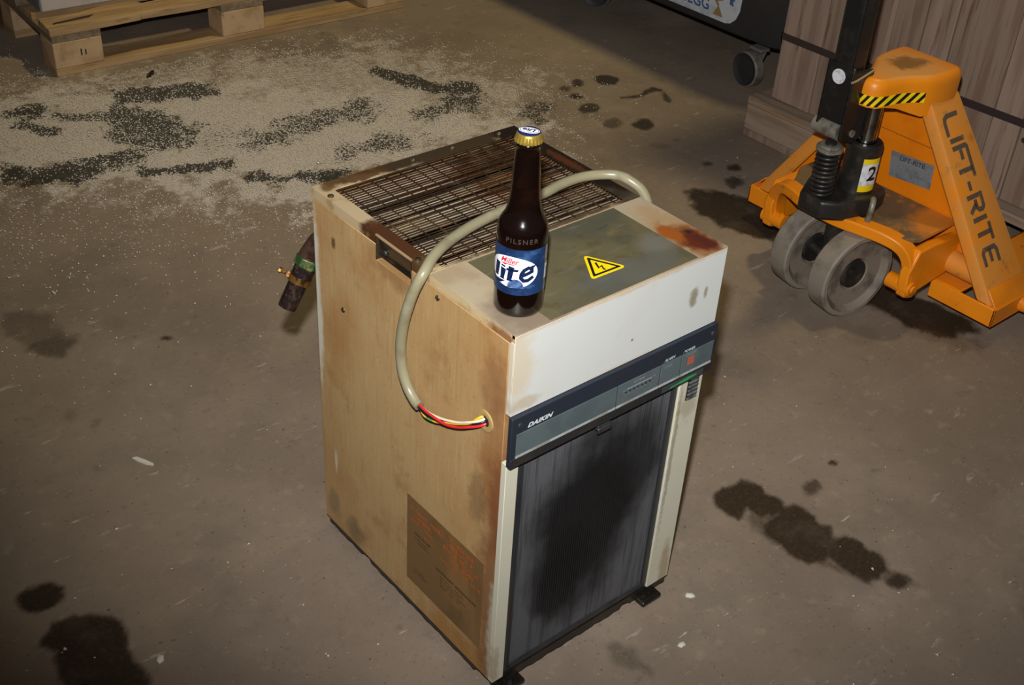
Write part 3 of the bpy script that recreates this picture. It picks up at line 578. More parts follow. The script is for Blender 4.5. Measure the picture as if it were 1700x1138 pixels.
# high voltage triangle
yel_m = Mat('warning_yellow', lin(246, 214, 12), rough=0.4); ink_m = Mat('warning_black', lin(22, 20, 16), rough=0.5)
ca_, sa_ = math.cos(-0.03), math.sin(-0.03)
def tri_map(u, v, h=0.0010): return V(0.1889+0.027*(u*ca_-v*sa_), 0.0575+0.027*(u*sa_+v*ca_), H+h)
def rtri(R, r, n=6):
    out = []
    for k in range(3):
        a = PI/2+k*2*PI/3; cx, cy = R*math.cos(a), R*math.sin(a)
        for j in range(n+1):
            t = a-PI/3+j*2*PI/3/n; out.append((cx+r*math.cos(t), cy+r*math.sin(t)))
    return out
bm = B(); prism(bm, [tri_map(u, v, 0.0008) for u, v in rtri(1.0, 0.14)], (0, 0, 0.0004)); ST = obj('warning_sticker', bm, yel_m, U, label='yellow high voltage warning triangle')
bm = B()
O_, I_ = rtri(0.93, 0.05), rtri(0.70, 0.03)
vo = [bm.verts.new(tri_map(u, v, 0.0013)) for u, v in O_]; vi = [bm.verts.new(tri_map(u, v, 0.0013)) for u, v in I_]
for i in range(len(vo)): j = (i+1) % len(vo); bm.faces.new([vo[i], vo[j], vi[j], vi[i]])
flat(bm, [[(-0.02, 0.42), (0.10, 0.42), (-0.06, 0.03), (0.17, 0.10), (0.05, -0.22), (0.12, -0.20), (0.0, -0.38), (-0.08, -0.17), (-0.02, -0.20), (0.04, 0.0), (-0.20, -0.07)]], lambda u, v: tri_map(u, v, 0.0013))
obj('lightning_bolt', bm, ink_m, ST, fix=False, label='black border and lightning arrow')

# lower front: two cream strips, recess, dark filter grille
bm = B()
box(bm, 0.0, 0.021, 0.0015, 0.0115, 0.0265, 0.4445); obj('front_strip', bm, strip_m, U, bevel=0.0008)
bm = B(); box(bm, 0.3185, 0.3655, 0.0015, 0.012, 0.0265, 0.4445); LF = obj('front_strip', bm, strip_m, U, bevel=0.0008)
vent_m = Mat('vent_grey', lin(92, 92, 94), rough=0.5); vent_m.mott(lin(60, 58, 56), 60)
vent_m2 = Mat('vent_slot', lin(30, 30, 30), rough=0.6)
bm = B(); bw = lambda x0, x1, z0, z1, y0, y1: box(bm, x0, x1, y0, y1, z0, z1)
bw(0.3345, 0.3575, 0.398, 0.4365, 0.0005, 0.0015); VN = obj('vent', bm, vent_m2, LF, bevel=0.0004)
bm = B()
for i in range(6):
    z = 0.3995+i*0.0071
    prism(bm, [(0.336, 0.0004, z), (0.336, -0.0022, z+0.0012), (0.336, -0.0005, z+0.0042), (0.336, 0.0006, z+0.0036)], (0.019, 0, 0))
obj('louvres', bm, vent_m, VN)
fr_m = Mat('filter_frame', lin(50, 51, 53), rough=0.42); fr_m.mott(lin(34, 35, 37), 12, 0.4, 0.65, 0.9, stretch=(2, 1, 0.3))
fr_m.spot((0.0235, 0, 0.12), (0.006, 1, 0.10), lin(58, 42, 30), 0.6)
bm = B()
box(bm, 0.021, 0.0325, 0.0050, 0.0125, 0.030, 0.4435); box(bm, 0.3065, 0.3185, 0.0050, 0.0125, 0.030, 0.4435)
box(bm, 0.0325, 0.3065, 0.0050, 0.0125, 0.030, 0.0400); box(bm, 0.0325, 0.3065, 0.0050, 0.0125, 0.4365, 0.4435)
box(bm, 0.021, 0.0225, 0.003, 0.0055, 0.030, 0.4435); box(bm, 0.0305, 0.0325, 0.0035, 0.0055, 0.038, 0.4375)
box(bm, 0.3065, 0.3085, 0.0035, 0.0055, 0.038, 0.4375); box(bm, 0.0305, 0.3085, 0.0035, 0.0055, 0.0385, 0.0405)
FG = obj('filter_frame', bm, fr_m, U)
def grime(M, k):
    M.spot((0.165, 0.007, 0.255), (0.115, 1, 0.165), lin(16, 16, 17), 0.96*k, 9, 0.55, 0.5)
    M.spot((0.120, 0.007, 0.16), (0.055, 1, 0.11), lin(15, 15, 16), 0.9*k, 14, 0.6, 0.5)
    M.spot((0.24, 0.007, 0.33), (0.07, 1, 0.11), lin(18, 18, 19), 0.8*k, 12, 0.6, 0.5)
    return M
mesh_m = Mat('grey_filter_mesh', lin(88, 88, 91), rough=0.5).mott(lin(58, 59, 62), 40, 0.45, 0.66, 0.7, stretch=(3, 1, 0.15))
grime(mesh_m, 1.0)
bm = B()
nxw, nzw = 62, 104
for i in range(nxw):
    x = 0.034+i*0.2715/(nxw-1)
    box(bm, x-0.0010, x+0.0010, 0.0066, 0.0084, 0.0395, 0.437)
for j in range(nzw):
    z = 0.041+j*0.395/(nzw-1)
    box(bm, 0.0325, 0.3065, 0.0076, 0.0086, z-0.0007, z+0.0007)
obj('filter_mesh', bm, mesh_m, FG)
back_m = Mat('dusty_filter_pad', lin(46, 46, 48), rough=0.75).mott(lin(28, 28, 30), 30, 0.45, 0.66, 0.8, stretch=(3, 1, 0.12)); grime(back_m, 0.97)
bm = B(); box(bm, 0.0225, 0.3165, 0.0105, 0.0140, 0.032, 0.4435); obj('filter_pad', bm, back_m, FG)
bm = B(); box(bm, 0.020, 0.3185, 0.0055, 0.0130, 0.0262, 0.0302); obj('lower_lip', bm, black_m, U, bevel=0.001)

# control panel band
pan_m = Mat('panel_black_blue', lin(36, 42, 52), rough=0.42, spec=0.35); pan_m.mott(lin(44, 44, 50), 14, 0.5, 0.7, 0.8)
low_m = Mat('panel_lower_black', lin(38, 37, 37), rough=0.45); low_m.mott(lin(52, 48, 44), 20, 0.5, 0.7, 0.7)
grey_m = Mat('panel_grey_green', lin(86, 96, 98), rough=0.45, spec=0.35); grey_m.mott(lin(76, 86, 88), 12)
sil_m = Mat('panel_silver', lin(168, 172, 170), rough=0.35); sil_m.mott(lin(140, 140, 134), 40)
txt_m = Mat('panel_print', lin(206, 212, 214), rough=0.5); ftx_m = Mat('faint_print', lin(136, 146, 146), rough=0.5)
red_m = Mat('orange_print', lin(226, 84, 38), rough=0.5); grn_m = Mat('green_paint_smear', lin(44, 150, 80), rough=0.4); grn_m.mott(lin(46, 66, 52), 90, 0.6, 0.7, 0.7, stretch=(0.4, 1, 1.5))
bm = B(); box(bm, -0.0015, W+0.002, -0.006, 0.0014, 0.4435, 0.5230)
CP = obj('control_panel', bm, pan_m, U, bevel=0.0010, label='dark control panel band')
bm = B(); box(bm, -0.0010, W+0.0015, -0.0072, -0.0058, 0.4440, 0.4585); 
LB = obj('lower_band', bm, low_m, CP, bevel=0.0006)
bm = B(); box(bm, 0.27, 0.352, -0.0078, -0.0070, 0.4452, 0.4545); obj('label_strip', bm, Mat('dim_label_grey', lin(58, 62, 64), rough=0.5), LB)
fn = lambda y: (lambda u, v: V(u, y, v))
bm = B(); flat(bm, [[(0.283, 0.4462), (0.296, 0.4478), (0.318, 0.4470), (0.336, 0.4490), (0.339, 0.4520), (0.320, 0.4530), (0.300, 0.4505), (0.287, 0.4495)]], fn(-0.0080)); obj('green_smear', bm, grn_m, LB, fix=False)
cells = ((0.0070, 0.1795), (0.1815, 0.2605), (0.2625, 0.3015), (0.3035, 0.3660))
for (x0, x1) in cells:
    bm = B(); box(bm, x0, x1, -0.0070, -0.0058, 0.4608, 0.4965); gp = obj('grey_field', bm, grey_m, CP, bevel=0.0003)
    bm = B(); box(bm, x0, x1, -0.0073, -0.0058, 0.4586, 0.4624); obj('silver_line', bm, sil_m, gp)
for sx in (0.0125, 0.3625):
    bm = B(); lathe(bm, (sx, -0.006, 0.5085), [(0.0046, 0), (0.0042, 0.0016), (0, 0.0024)], 18, axis=(0, -1, 0)); obj('panel_screw', bm, dkscrew_m, CP, smooth=40)
bm = B(); put_text(bm, 'DAIKIN', 0.0092, lambda u, v: V(0.0440+u*1.25, -0.0063, 0.5028+v), shear=0.35, bold=0.0004, space=1.05); obj('maker_lettering', bm, txt_m, CP, fix=False, label='pale maker lettering')
def ptext(s, x, z, size, m_, y, nm='lettering', **kw):
    b_ = B(); put_text(b_, s, size, lambda u, v: V(x+u, y, z+v), **kw); obj(nm, b_, m_, CP, fix=False)
ptext('ALARM', 0.2775, 0.5004, 0.0062, txt_m, -0.0063, shear=0.25, bold=0.0001)
ptext('POWER', 0.3165, 0.5000, 0.0062, txt_m, -0.0063, shear=0.25, bold=0.0001)
ptext('ON/OFF', 0.3205, 0.4925, 0.0056, ftx_m, -0.0073, shear=0.2)
ptext('COOL', 0.2755, 0.4900, 0.0056, ftx_m, -0.0073, shear=0.2)
ptext('SET TEMP', 0.2200, 0.4905, 0.0048, ftx_m, -0.0073, shear=0.2)
ptext('LO', 0.1935, 0.4832, 0.0044, ftx_m, -0.0073); ptext('HI', 0.2490, 0.4850, 0.0044, ftx_m, -0.0073)
for i in range(7): ptext(str(i+1), 0.1965+i*0.0075, 0.4760, 0.0040, ftx_m, -0.0073)
bm = B()
for i in range(22): x = 0.1985+i*0.0021; flat(bm, [[(x, 0.4838), (x+0.0012, 0.4838), (x+0.0012, 0.4850), (x, 0.4850)]], fn(-0.0073))
obj('scale_marks', bm, txt_m, CP, fix=False)
bm = B()
for i in range(7): x = 0.1948+i*0.0075; box(bm, x, x+0.0034, -0.0075, -0.0069, 0.4785, 0.4808)
obj('key_slots', bm, low_m, CP)
bm = B()
for i in range(3):
    for j in range(4): x = 0.3150+i*0.0044; z = 0.4745+j*0.0036; flat(bm, [[(x, z), (x+0.0036, z+0.0003), (x+0.0036, z+0.0024), (x, z+0.0021)]], fn(-0.0074))
obj('power_symbol', bm, red_m, CP, fix=False, label='orange dotted power symbol')
for sx in (0.3055, 0.2655):
    bm = B(); lathe(bm, (sx, -0.006, 0.4985), [(0.0017, 0), (0.0015, 0.0008), (0, 0.001)], 14, axis=(0, -1, 0)); obj('indicator_lamp', bm, dkscrew_m, CP, smooth=50)
bm = B(); box(bm, 0.1545, 0.1790, -0.0035, 0.0075, 0.4290, 0.4385); box(bm, 0.1545, 0.1790, -0.0055, -0.0015, 0.4250, 0.4345); obj('grille_catch', bm, fr_m, U, bevel=0.0018)

# faded notice on the left side, screws, cable hole
lab_m = Mat('faded_brown_notice', lin(118, 88, 52), rough=0.5)
lab_m.mott(lin(140, 104, 60), 16, 0.5, 0.68, 0.7, stretch=(1, 1, 0.3)); lab_m.mott(lin(92, 70, 40), 9, 0.5, 0.7, 0.6, detail=7, off=(1, 3, 2))
bm = B(); box(bm, -0.0008, 0.0002, 0.0335, 0.2140, 0.0725, 0.2445); NT = obj('faded_notice', bm, lab_m, U, label='faded brown notice with orange print')
omk = Mat('faded_orange_print', lin(186, 84, 24), rough=0.6); omk.mott(lin(118, 88, 52), 120, 0.42, 0.62, 1.0)
bmk = Mat('faded_dark_print', lin(62, 48, 34), rough=0.6); bmk.mott(lin(118, 88, 52), 160, 0.5, 0.62, 1.0)
gx_ = lambda y, z: V(-0.0010, y, z)
r2 = random.Random(5); bm = B()
for (ya, yb, zz, hh) in ((0.205, 0.165, 0.222, 0.007), (0.200, 0.160, 0.211, 0.007), (0.203, 0.150, 0.200, 0.006), (0.155, 0.120, 0.222, 0.008), (0.170, 0.145, 0.186, 0.005), (0.110, 0.060, 0.228, 0.009), (0.115, 0.050, 0.216, 0.009), (0.125, 0.045, 0.204, 0.009), (0.120, 0.055, 0.193, 0.008), (0.105, 0.040, 0.182, 0.007), (0.13, 0.105, 0.176, 0.006)):
    y = ya
    while y > yb:
        w_ = r2.uniform(0.003, 0.006); flat(bm, [[(y, zz), (y-w_, zz+r2.uniform(-.001, .001)), (y-w_*0.8, zz+hh*r2.uniform(.6, 1)), (y-w_*0.1, zz+hh)]], gx_); y -= w_+0.0015
obj('orange_print', bm, omk, NT, fix=False)
for blk in (((0.195, 0.155, 0.178, 0.004), (0.195, 0.165, 0.170, 0.002), (0.195, 0.160, 0.164, 0.002)), ((0.140, 0.048, 0.148, 0.005), (0.130, 0.075, 0.140, 0.002), (0.130, 0.08, 0.134, 0.002), (0.130, 0.07, 0.128, 0.002), (0.13, 0.085, 0.122, 0.002)), ((0.195, 0.17, 0.105, 0.002), (0.195, 0.165, 0.099, 0.002))):
    bm = B()
    for (ya, yb, zz, hh) in blk:
        y = ya
        while y > yb:
            w_ = r2.uniform(0.0015, 0.004); flat(bm, [[(y, zz), (y-w_, zz), (y-w_, zz+hh), (y, zz+hh)]], gx_); y -= w_+0.001
    obj('dark_print', bm, bmk, NT, fix=False)
for (sy, sz) in ((0.3746, 0.4784), (0.1516, 0.6175)):
    bm = B(); lathe(bm, (0, sy, sz), [(0.0042, 0), (0.0038, 0.0014), (0, 0.0022)], 16, axis=(-1, 0, 0)); box(bm, -0.0026, -0.0018, sy-0.003, sy+0.003, sz-0.0004, sz+0.0004); obj('screw', bm, screw_m, U, smooth=40)
grom_m = Mat('yellowed_grommet', lin(172, 146, 92), rough=0.4)
bm = B(); lathe(bm, (0, 0.0465, 0.4885), [(0.0158, 0.0), (0.0156, 0.0018), (0.0130, 0.0024), (0.0085, 0.0016), (0.0080, -0.004)], 28, axis=(-1, 0, 0)); GR = obj('grommet', bm, grom_m, U, smooth=40, label='yellowed cable grommet')
bm = B(); lathe(bm, (-0.0004, 0.0465, 0.4885), [(0.0100, 0.0), (0, 0.0002)], 24, axis=(-1, 0, 0)); obj('cable_hole', bm, dark_m, GR)

# power cable slung over the top, stripped ends going into the side
cab_m = Mat('grey_green_cable', lin(140, 133, 106), rough=0.30); cab_m.mott(lin(122, 112, 86), 30, 0.5, 0.7, 0.7); cab_m.mott(lin(166, 162, 140), 12, 0.55, 0.7, 0.6)
cpath = [(0.392, 0.158, 0.560), (0.391, 0.166, 0.610), (0.388, 0.180, 0.640), (0.3765, 0.200, 0.6545), (0.369, 0.220, 0.656), (0.348, 0.237, 0.655), (0.320, 0.2455, 0.6545), (0.284, 0.245, 0.654), (0.251, 0.239, 0.654), (0.2, 0.234, 0.655), (0.149, 0.227, 0.656), (0.100, 0.217, 0.657), (0.055, 0.203, 0.657), (0.019, 0.187, 0.655), (-0.008, 0.172, 0.646), (-0.018, 0.178, 0.621), (-0.020, 0.190, 0.586), (-0.019, 0.201, 0.552), (-0.017, 0.2085, 0.515), (-0.015, 0.2075, 0.481), (-0.014, 0.196, 0.456), (-0.0135, 0.180, 0.4425), (-0.013, 0.170, 0.4395)]
bm = B(); tube(bm, spline(cpath, 6), 0.0074, 16); CB = obj('power_cable', bm, cab_m, U, smooth=50, label='grey green cable slung over the top')
wr = [('red', lin(214, 42, 50), 0), ('cream', lin(232, 222, 190), 1), ('black', lin(26, 26, 34), 2), ('yellow', lin(236, 176, 40), 3)]
mid = [(-0.0133, 0.1725, 0.4405), (-0.014, 0.153, 0.4395), (-0.0145, 0.132, 0.443), (-0.0140, 0.108, 0.4515), (-0.0125, 0.085, 0.463), (-0.011, 0.066, 0.475), (-0.006, 0.052, 0.484), (0.004, 0.047, 0.4885)]
ofs = {0: [(0, .001, .002), (-.002, 0, .004), (-.003, 0, .004), (-.003, 0, -.001), (-.002, 0, -.004), (-.002, 0, -.004), (0, -.003, -.003), (0, -.003, -.003)],
       1: [(0, -.001, .001), (.001, 0, .001), (.001, 0, .003), (0, 0, .004), (0, 0, .003), (0, 0, .003), (0, 0, .003), (0, 0, .003)],
       2: [(-.001, .001, -.002), (-.002, 0, -.002), (-.001, 0, -.001), (-.001, 0, -.003), (0, 0, -.003), (.001, 0, -.002), (0, 0, -.001), (0, 0, -.001)],
       3: [(.001, 0, -.001), (-.003, 0, -.004), (0, 0, -.005), (.002, 0, -.002), (.001, 0, 0), (.001, 0, .001), (0, .003, .005), (0, .003, .005)]}
wob_m = []
for nm, c, k in wr:
    wm = Mat('wire_'+nm, c, rough=0.35)
    if nm == 'yellow': wm.spot((-0.014, 0.142, 0.437), (1, 0.008, 0.02), lin(60, 140, 50), 0.95, 60, 0.3)
    bm = B(); tube(bm, spline([tuple(a+b for a, b in zip(p, o)) for p, o in zip(mid, ofs[k])], 8), 0.00185, 10)
    obj('wire', bm, wm, CB, smooth=50, label=nm + ' wire')
# drain elbow, hex nut, hose clamp and hose stub at the back
cop_m = Mat('tarnished_copper', lin(118, 88, 72), rough=0.3, metal=0.7); cop_m.mott(lin(60, 42, 34), 40, 0.45, 0.65, 0.8)
nut_m = Mat('green_painted_nut', lin(46, 70, 40), rough=0.35); nut_m.mott(lin(120, 116, 60), 80, 0.5, 0.66, 0.8)
hose_m = Mat('oily_hose', lin(34, 26, 24), rough=0.22); hose_m.mott(lin(70, 52, 44), 110, 0.5, 0.66, 0.8); hose_m.bump(90, 0.5, 0.003)
clamp_m = Mat('brass_clamp', lin(176, 128, 66), rough=0.3, metal=0.8); clamp_m.mott(lin(90, 60, 36), 90)
pa, pb = V(0.018, 0.495, 0.498), V(-0.0215, 0.5, 0.4235); dr = (pb-pa).normalized()
bm = B(); tube(bm, spline([(0.045, 0.4475, 0.535), (0.044, 0.470, 0.535), (0.036, 0.487, 0.527), tuple(pa+dr*-0.008), tuple(pa)], 6), 0.0175, 18)
EL = obj('drain_elbow', bm, cop_m, U, smooth=50, label='tarnished copper elbow')
q = lambda t: pa+dr*t
bm = B(); cyl(bm, q(-0.002), q(0.013), 0.0205, n=6); obj('hex_nut', bm, nut_m, EL, bevel=0.0015, label='green painted nut')
bm = B(); cyl(bm, q(0.012), q(0.034), 0.0165, 0.0165, 20); cyl(bm, q(0.033), q(0.084), 0.0150, 0.0142, 20); obj('hose_stub', bm, hose_m, EL, smooth=40)
bm = B(); cyl(bm, q(0.030), q(0.040), 0.0178, n=22); u_, w_ = frame_of(dr); s_ = (-RIGHT-dr*(-RIGHT).dot(dr)).normalized()
bx = q(0.035)+s_*0.019; cyl(bm, bx-s_*0.002-FWD*0.006, bx+s_*0.002+FWD*0.006, 0.0042, n=10); cyl(bm, bx, bx+s_*0.012, 0.003, n=8); cyl(bm, bx+s_*0.011, bx+s_*0.015, 0.0046, n=6)
obj('hose_clamp', bm, clamp_m, EL, smooth=40)

# ---------------------------------------------------------------- the beer bottle
BX, BY = 0.0446, 0.0502; BR = 0.0305; ZB = H+0.0008
glass_m = Mat('brown_glass', (0.0045, 0.0018, 0.0012, 1), rough=0.13, spec=0.5); glass_m.mott((0.011, 0.0036, 0.002, 1), 22, 0.5, 0.7, 0.8)
glass_m.b.inputs['Coat Weight'].default_value = 0.6; glass_m.b.inputs['Coat Roughness'].default_value = 0.07
BT = root('beer_bottle', 'unopened brown glass longneck beer bottle with blue label on top of the machine', 'bottle', (BX, BY, ZB))
prof = [(0, 0.0015), (0.022, 0.0015), (0.0265, 0.0), (0.0290, 0.0012), (0.0303, 0.0045), (BR, 0.010), (BR-0.0003, 0.030), (BR-0.0003, 0.097), (BR, 0.103), (0.0302, 0.109), (0.0293, 0.1145), (0.0278, 0.1188), (0.0258, 0.1226), (0.0234, 0.1264), (0.0214, 0.131), (0.0199, 0.137), (0.0186, 0.144), (0.0177, 0.151), (0.0171, 0.158), (0.0164, 0.170), (0.0152, 0.190), (0.0141, 0.207), (0.0136, 0.2125), (0.0146, 0.2138), (0.0150, 0.2155), (0.0146, 0.2172), (0.0134, 0.2182), (0.0131, 0.2255), (0, 0.2255)]
bm = B(); lathe(bm, (BX, BY, ZB), prof, 64); GB = obj('glass_body', bm, glass_m, BT, smooth=50)
VA = math.atan2(EYE.y-BY, EYE.x-BX)
def cylmap(r, z0): return lambda s, v: V(BX+r*math.cos(VA+s/BR), BY+r*math.sin(VA+s/BR), ZB+z0+v)
bm = B(); put_text(bm, 'PILSNER', 0.0085, cylmap(BR-0.00002, 0.1045), bold=0.0001, space=1.35)
emb = bmesh.ops.extrude_face_region(bm, geom=list(bm.faces))
bmesh.ops.scale(bm, vec=V(1.012, 1.012, 1), space=Matrix.Translation(-V(BX, BY, 0)), verts=[e for e in emb['geom'] if isinstance(e, bmesh.types.BMVert)])
emb_m = Mat('glint_brown_glass', (0.05, 0.034, 0.028, 1), rough=0.28)  # lighter colour stands in for glints on the raised letters
obj('embossed_lettering', bm, emb_m, GB, fix=True)
gold_m = Mat('gold_cap', lin(222, 188, 84), rough=0.24, metal=0.8); navy_m = Mat('navy_print', lin(30, 34, 78), rough=0.35)
white_m = Mat('white_print', lin(232, 234, 238), rough=0.4); lred_m = Mat('red_print', lin(204, 40, 56), rough=0.4)
bm = B(); lathe(bm, (BX, BY, ZB), [(0.0158, 0.2185), (0.0160, 0.2195), (0.0153, 0.2225), (0.0145, 0.2260), (0.0138, 0.2282), (0.0128, 0.2294), (0.0, 0.2298)], 126, wave=lambda t, h: 1+(0.045*math.sin(21*t) if h < 0.2205 else (0.03*math.sin(21*t) if h < 0.2235 else 0)))
CAP = obj('crown_cap', bm, gold_m, BT, smooth=60, label='gold crown cap with navy top')
bm = B(); lathe(bm, (BX, BY, ZB), [(0.0132, 0.22925), (0.0126, 0.2297), (0, 0.2301)], 40); obj('cap_top', bm, navy_m, CAP, smooth=60)
a_ = math.atan2(-RIGHT.y, -RIGHT.x)+math.radians(-16); ex_ = V(math.cos(a_), math.sin(a_), 0); ey_ = V(-ex_.y, ex_.x, 0)
cm = lambda h: (lambda u, v: V(BX, BY, ZB+h)+ex_*u+ey_*v)
ring = lambda a, b, n=32: [(a*math.cos(2*PI*i/n), b*math.sin(2*PI*i/n)) for i in range(n)]
bm = B(); flat(bm, [ring(0.0121, 0.0078)], cm(0.2304)); obj('cap_oval', bm, white_m, CAP, fix=False)
bm = B()
for rr_ in (0.88,):
    A1 = ring(0.0111, 0.0069, 40); A2 = ring(0.0104, 0.0063, 40); a1 = [bm.verts.new(cm(0.2306)(*p)) for p in A1]; a2 = [bm.verts.new(cm(0.2306)(*p)) for p in A2]
    for i in range(40): bm.faces.new([a1[i], a1[(i+1)%40], a2[(i+1)%40], a2[i]])
put_text(bm, 'Lite', 0.0098, lambda u, v: cm(0.2306)(u, v-0.0008), shear=0.2, bold=0.00035); obj('cap_lettering', bm, navy_m, CAP, fix=False)
bm = B(); put_text(bm, 'Miller', 0.0024, lambda u, v: cm(0.2306)(u-0.001, v+0.0046), shear=0.3); obj('cap_small_lettering', bm, lred_m, CAP, fix=False)
# paper label with its lettering
lblue = Mat('blue_paper_label', lin(27, 50, 88), rough=0.38, spec=0.4); lblue.mott(lin(18, 32, 62), 60, 0.45, 0.66, 0.8); lblue.mott(lin(54, 90, 132), 45, 0.58, 0.72, 0.7, stretch=(1, 1, 2), off=(0, 0, 3))
def strip(r, s0, s1, z0, z1, n=60):
    f = cylmap(r, 0); b_ = B(); row = [(b_.verts.new(f(s0+(s1-s0)*i/n, z0)), b_.verts.new(f(s0+(s1-s0)*i/n, z1))) for i in range(n+1)]
    for p, q_ in zip(row, row[1:]): b_.faces.new([p[0], q_[0], q_[1], p[1]])
    return b_
A = math.radians
LB_ = obj('paper_label', strip(BR+0.0002, BR*A(-112), BR*A(66), 0.0325, 0.0940), lblue, BT, smooth=60, label='blue paper label with white oval')
obj('clear_label_edge', strip(BR+0.00025, BR*A(66), BR*A(86), 0.0325, 0.0940, 10), Mat('grey_label_back', lin(122, 126, 128), rough=0.35).mott(lin(90, 84, 76), 90), LB_, smooth=60)
obj('barcode_patch', strip(BR+0.0004, BR*A(67), BR*A(85), 0.0480, 0.0680, 8), white_m, LB_, smooth=60)
bm = B()
for i in range(9):
    s0 = BR*A(69.5)
    f = cylmap(BR+0.0005, 0.0505+i*0.0015); v_ = [bm.verts.new(f(*p)) for p in ((s0, 0), (s0+0.0045, 0), (s0+0.0045, 0.0007), (s0, 0.0007))]; bm.faces.new(v_)
obj('barcode_lines', bm, Mat('barcode_ink', lin(60, 62, 70), rough=0.5), LB_, fix=False)
SC = -0.0105   # arc position of the oval's centre
def bend(b_, r, z0, cs=SC):
    """cut a flat (u, v) print into narrow strips and wrap it round the bottle"""
    for k in range(-24, 25):
        bmesh.ops.bisect_plane(b_, geom=b_.verts[:]+b_.edges[:]+b_.faces[:], plane_co=(k*0.0016, 0, 0), plane_no=(1, 0, 0))
    f = cylmap(r, z0)
    for v_ in b_.verts: v_.co = f(cs+v_.co.x, v_.co.y)
    return b_
pl = lambda u, v: V(u, v, 0)
bm = B(); flat(bm, [ring(0.0325, 0.0208, 72)], pl); obj('label_oval', bend(bm, BR+0.0004, 0.0632), white_m, LB_, fix=False)
bm = B(); flat(bm, [[(-0.006+0.010*math.cos(t*PI/14), -0.0205+0.012*math.sin(t*PI/14)) for t in range(0, 15)]], pl); obj('label_hop_patch', bend(bm, BR+0.00055, 0.0632, SC+0.012), Mat('hop_blue', lin(78, 108, 156), rough=0.4).mott(lin(52, 62, 96), 180), LB_, fix=False)
GL = [[(0.5, 4.9), (1.9, 4.7), (1.4, 0.9), (0.1, 0.9)], [(-0.6, 0.75), (0.6, 0.25), (3.5, 0.45), (2.4, -0.45), (0.9, -0.75), (0.1, -0.3)],
      [(2.2, 3.8), (3.6, 3.55), (3.15, 1.0), (3.45, 0.65), (1.9, 0.65), (2.15, 1.0)], [(2.3, 4.55), (3.4, 4.4), (3.3, 3.95), (2.3, 4.1)],
      [(4.2, 4.75), (5.5, 4.45), (5.0, 1.2), (5.45, 0.65), (3.8, 0.65), (3.9, 1.2)], [(3.7, 4.0), (6.5, 4.05), (6.2, 3.4), (3.6, 3.35)],
      [(9.0, 5.05), (10.2, 5.25), (9.9, 4.6), (9.2, 4.6)]]
inkb = Mat('deep_navy_ink', lin(16, 30, 66), rough=0.4)
bm = B(); flat(bm, [[((x-4.75)*0.0054, (y-2.6)*0.0050) for x, y in g] for g in GL], pl)
ribbon(bm, [((x-4.75)*0.0054, (y-2.6)*0.0050) for x, y in ((7.3, 2.5), (9.3, 3.5), (9.25, 4.35), (8.5, 4.6), (7.6, 4.0), (7.05, 2.9), (7.0, 1.8), (7.6, 1.1), (8.5, 1.2), (9.7, 2.1))], 0.0023, pl); obj('brand_lettering', bend(bm, BR+0.0007, 0.0608), inkb, LB_, fix=False)
bm = B(); put_text(bm, 'Miller', 0.0098, lambda u, v: V(u-0.0035, v, 0), shear=0.35, bold=0.0002); flat(bm, [[(-0.015, -0.0042), (0.004, -0.0036), (0.006, -0.0044), (-0.006, -0.0052), (-0.008, -0.0068)]], pl); obj('script_lettering', bend(bm, BR+0.0007, 0.0778), lred_m, LB_, fix=False)
# ---------------------------------------------------------------- pallet truck (steering end towards -x, forks under the crate)
TY = 0.432
org_m = Mat('orange_truck_paint', lin(236, 138, 16), rough=0.38, spec=0.45)
org_m.mott(lin(222, 124, 12), 7, 0.45, 0.65, 0.6); org_m.mott(lin(150, 92, 34), 26, 0.62, 0.74, 0.7, detail=8); org_m.mott(lin(90, 62, 36), 60, 0.68, 0.76, 0.7, detail=6, off=(4, 2, 1))
dust_o = Mat('dusty_orange_paint', lin(214, 138, 52), rough=0.55)
dust_o.mott(lin(228, 134, 22), 14, 0.5, 0.62, 0.8); dust_o.mott(lin(110, 84, 56), 18, 0.56, 0.72, 0.7, detail=8, off=(2, 5, 1))
dusty_m = Mat('dusty_bracket_top', lin(112, 88, 58), rough=0.7); dusty_m.mott(lin(176, 118, 50), 16, 0.54, 0.66, 0.8); dusty_m.mott(lin(72, 58, 42), 24, 0.5, 0.7, 0.6); dusty_m.spot((0.0, -0.16, 0.21), (0.09, 0.06, 1), lin(212, 128, 34), 0.9, 20, 0.7)
blk_m = Mat('black_truck_paint', lin(26, 25, 25), rough=0.33); blk_m.mott(lin(42, 40, 38), 30, 0.5, 0.7, 0.6)
cast_m = Mat('greasy_casting', lin(36, 34, 32), rough=0.4); cast_m.mott(lin(66, 58, 48), 24, 0.5, 0.7, 0.8)
chr_m = Mat('chromed_ram', lin(176, 172, 168), rough=0.18, metal=1.0); chr_m.mott(lin(96, 84, 74), 30, 0.5, 0.7, 0.6)
gry_m = Mat('dull_grey_steel', lin(140, 136, 124), rough=0.45, metal=0.3); gry_m.mott(lin(104, 98, 84), 50)
tyre_m = Mat('worn_wheel_tread', lin(132, 122, 110), rough=0.65); tyre_m.mott(lin(96, 86, 74), 16, 0.45, 0.65, 0.8, detail=7); tyre_m.mott(lin(150, 126, 94), 12, 0.55, 0.7, 0.6, off=(1, 1, 4))
hub_m = Mat('dusty_wheel_disc', lin(128, 116, 102), rough=0.6); hub_m.mott(lin(80, 74, 68), 22, 0.45, 0.65, 0.8)
PT = root('pallet_truck', 'orange hand pallet truck with black handle and twin grey wheels beside the crate', 'pallet truck', (1.44, TY, 0))
Y = lambda v: TY+v
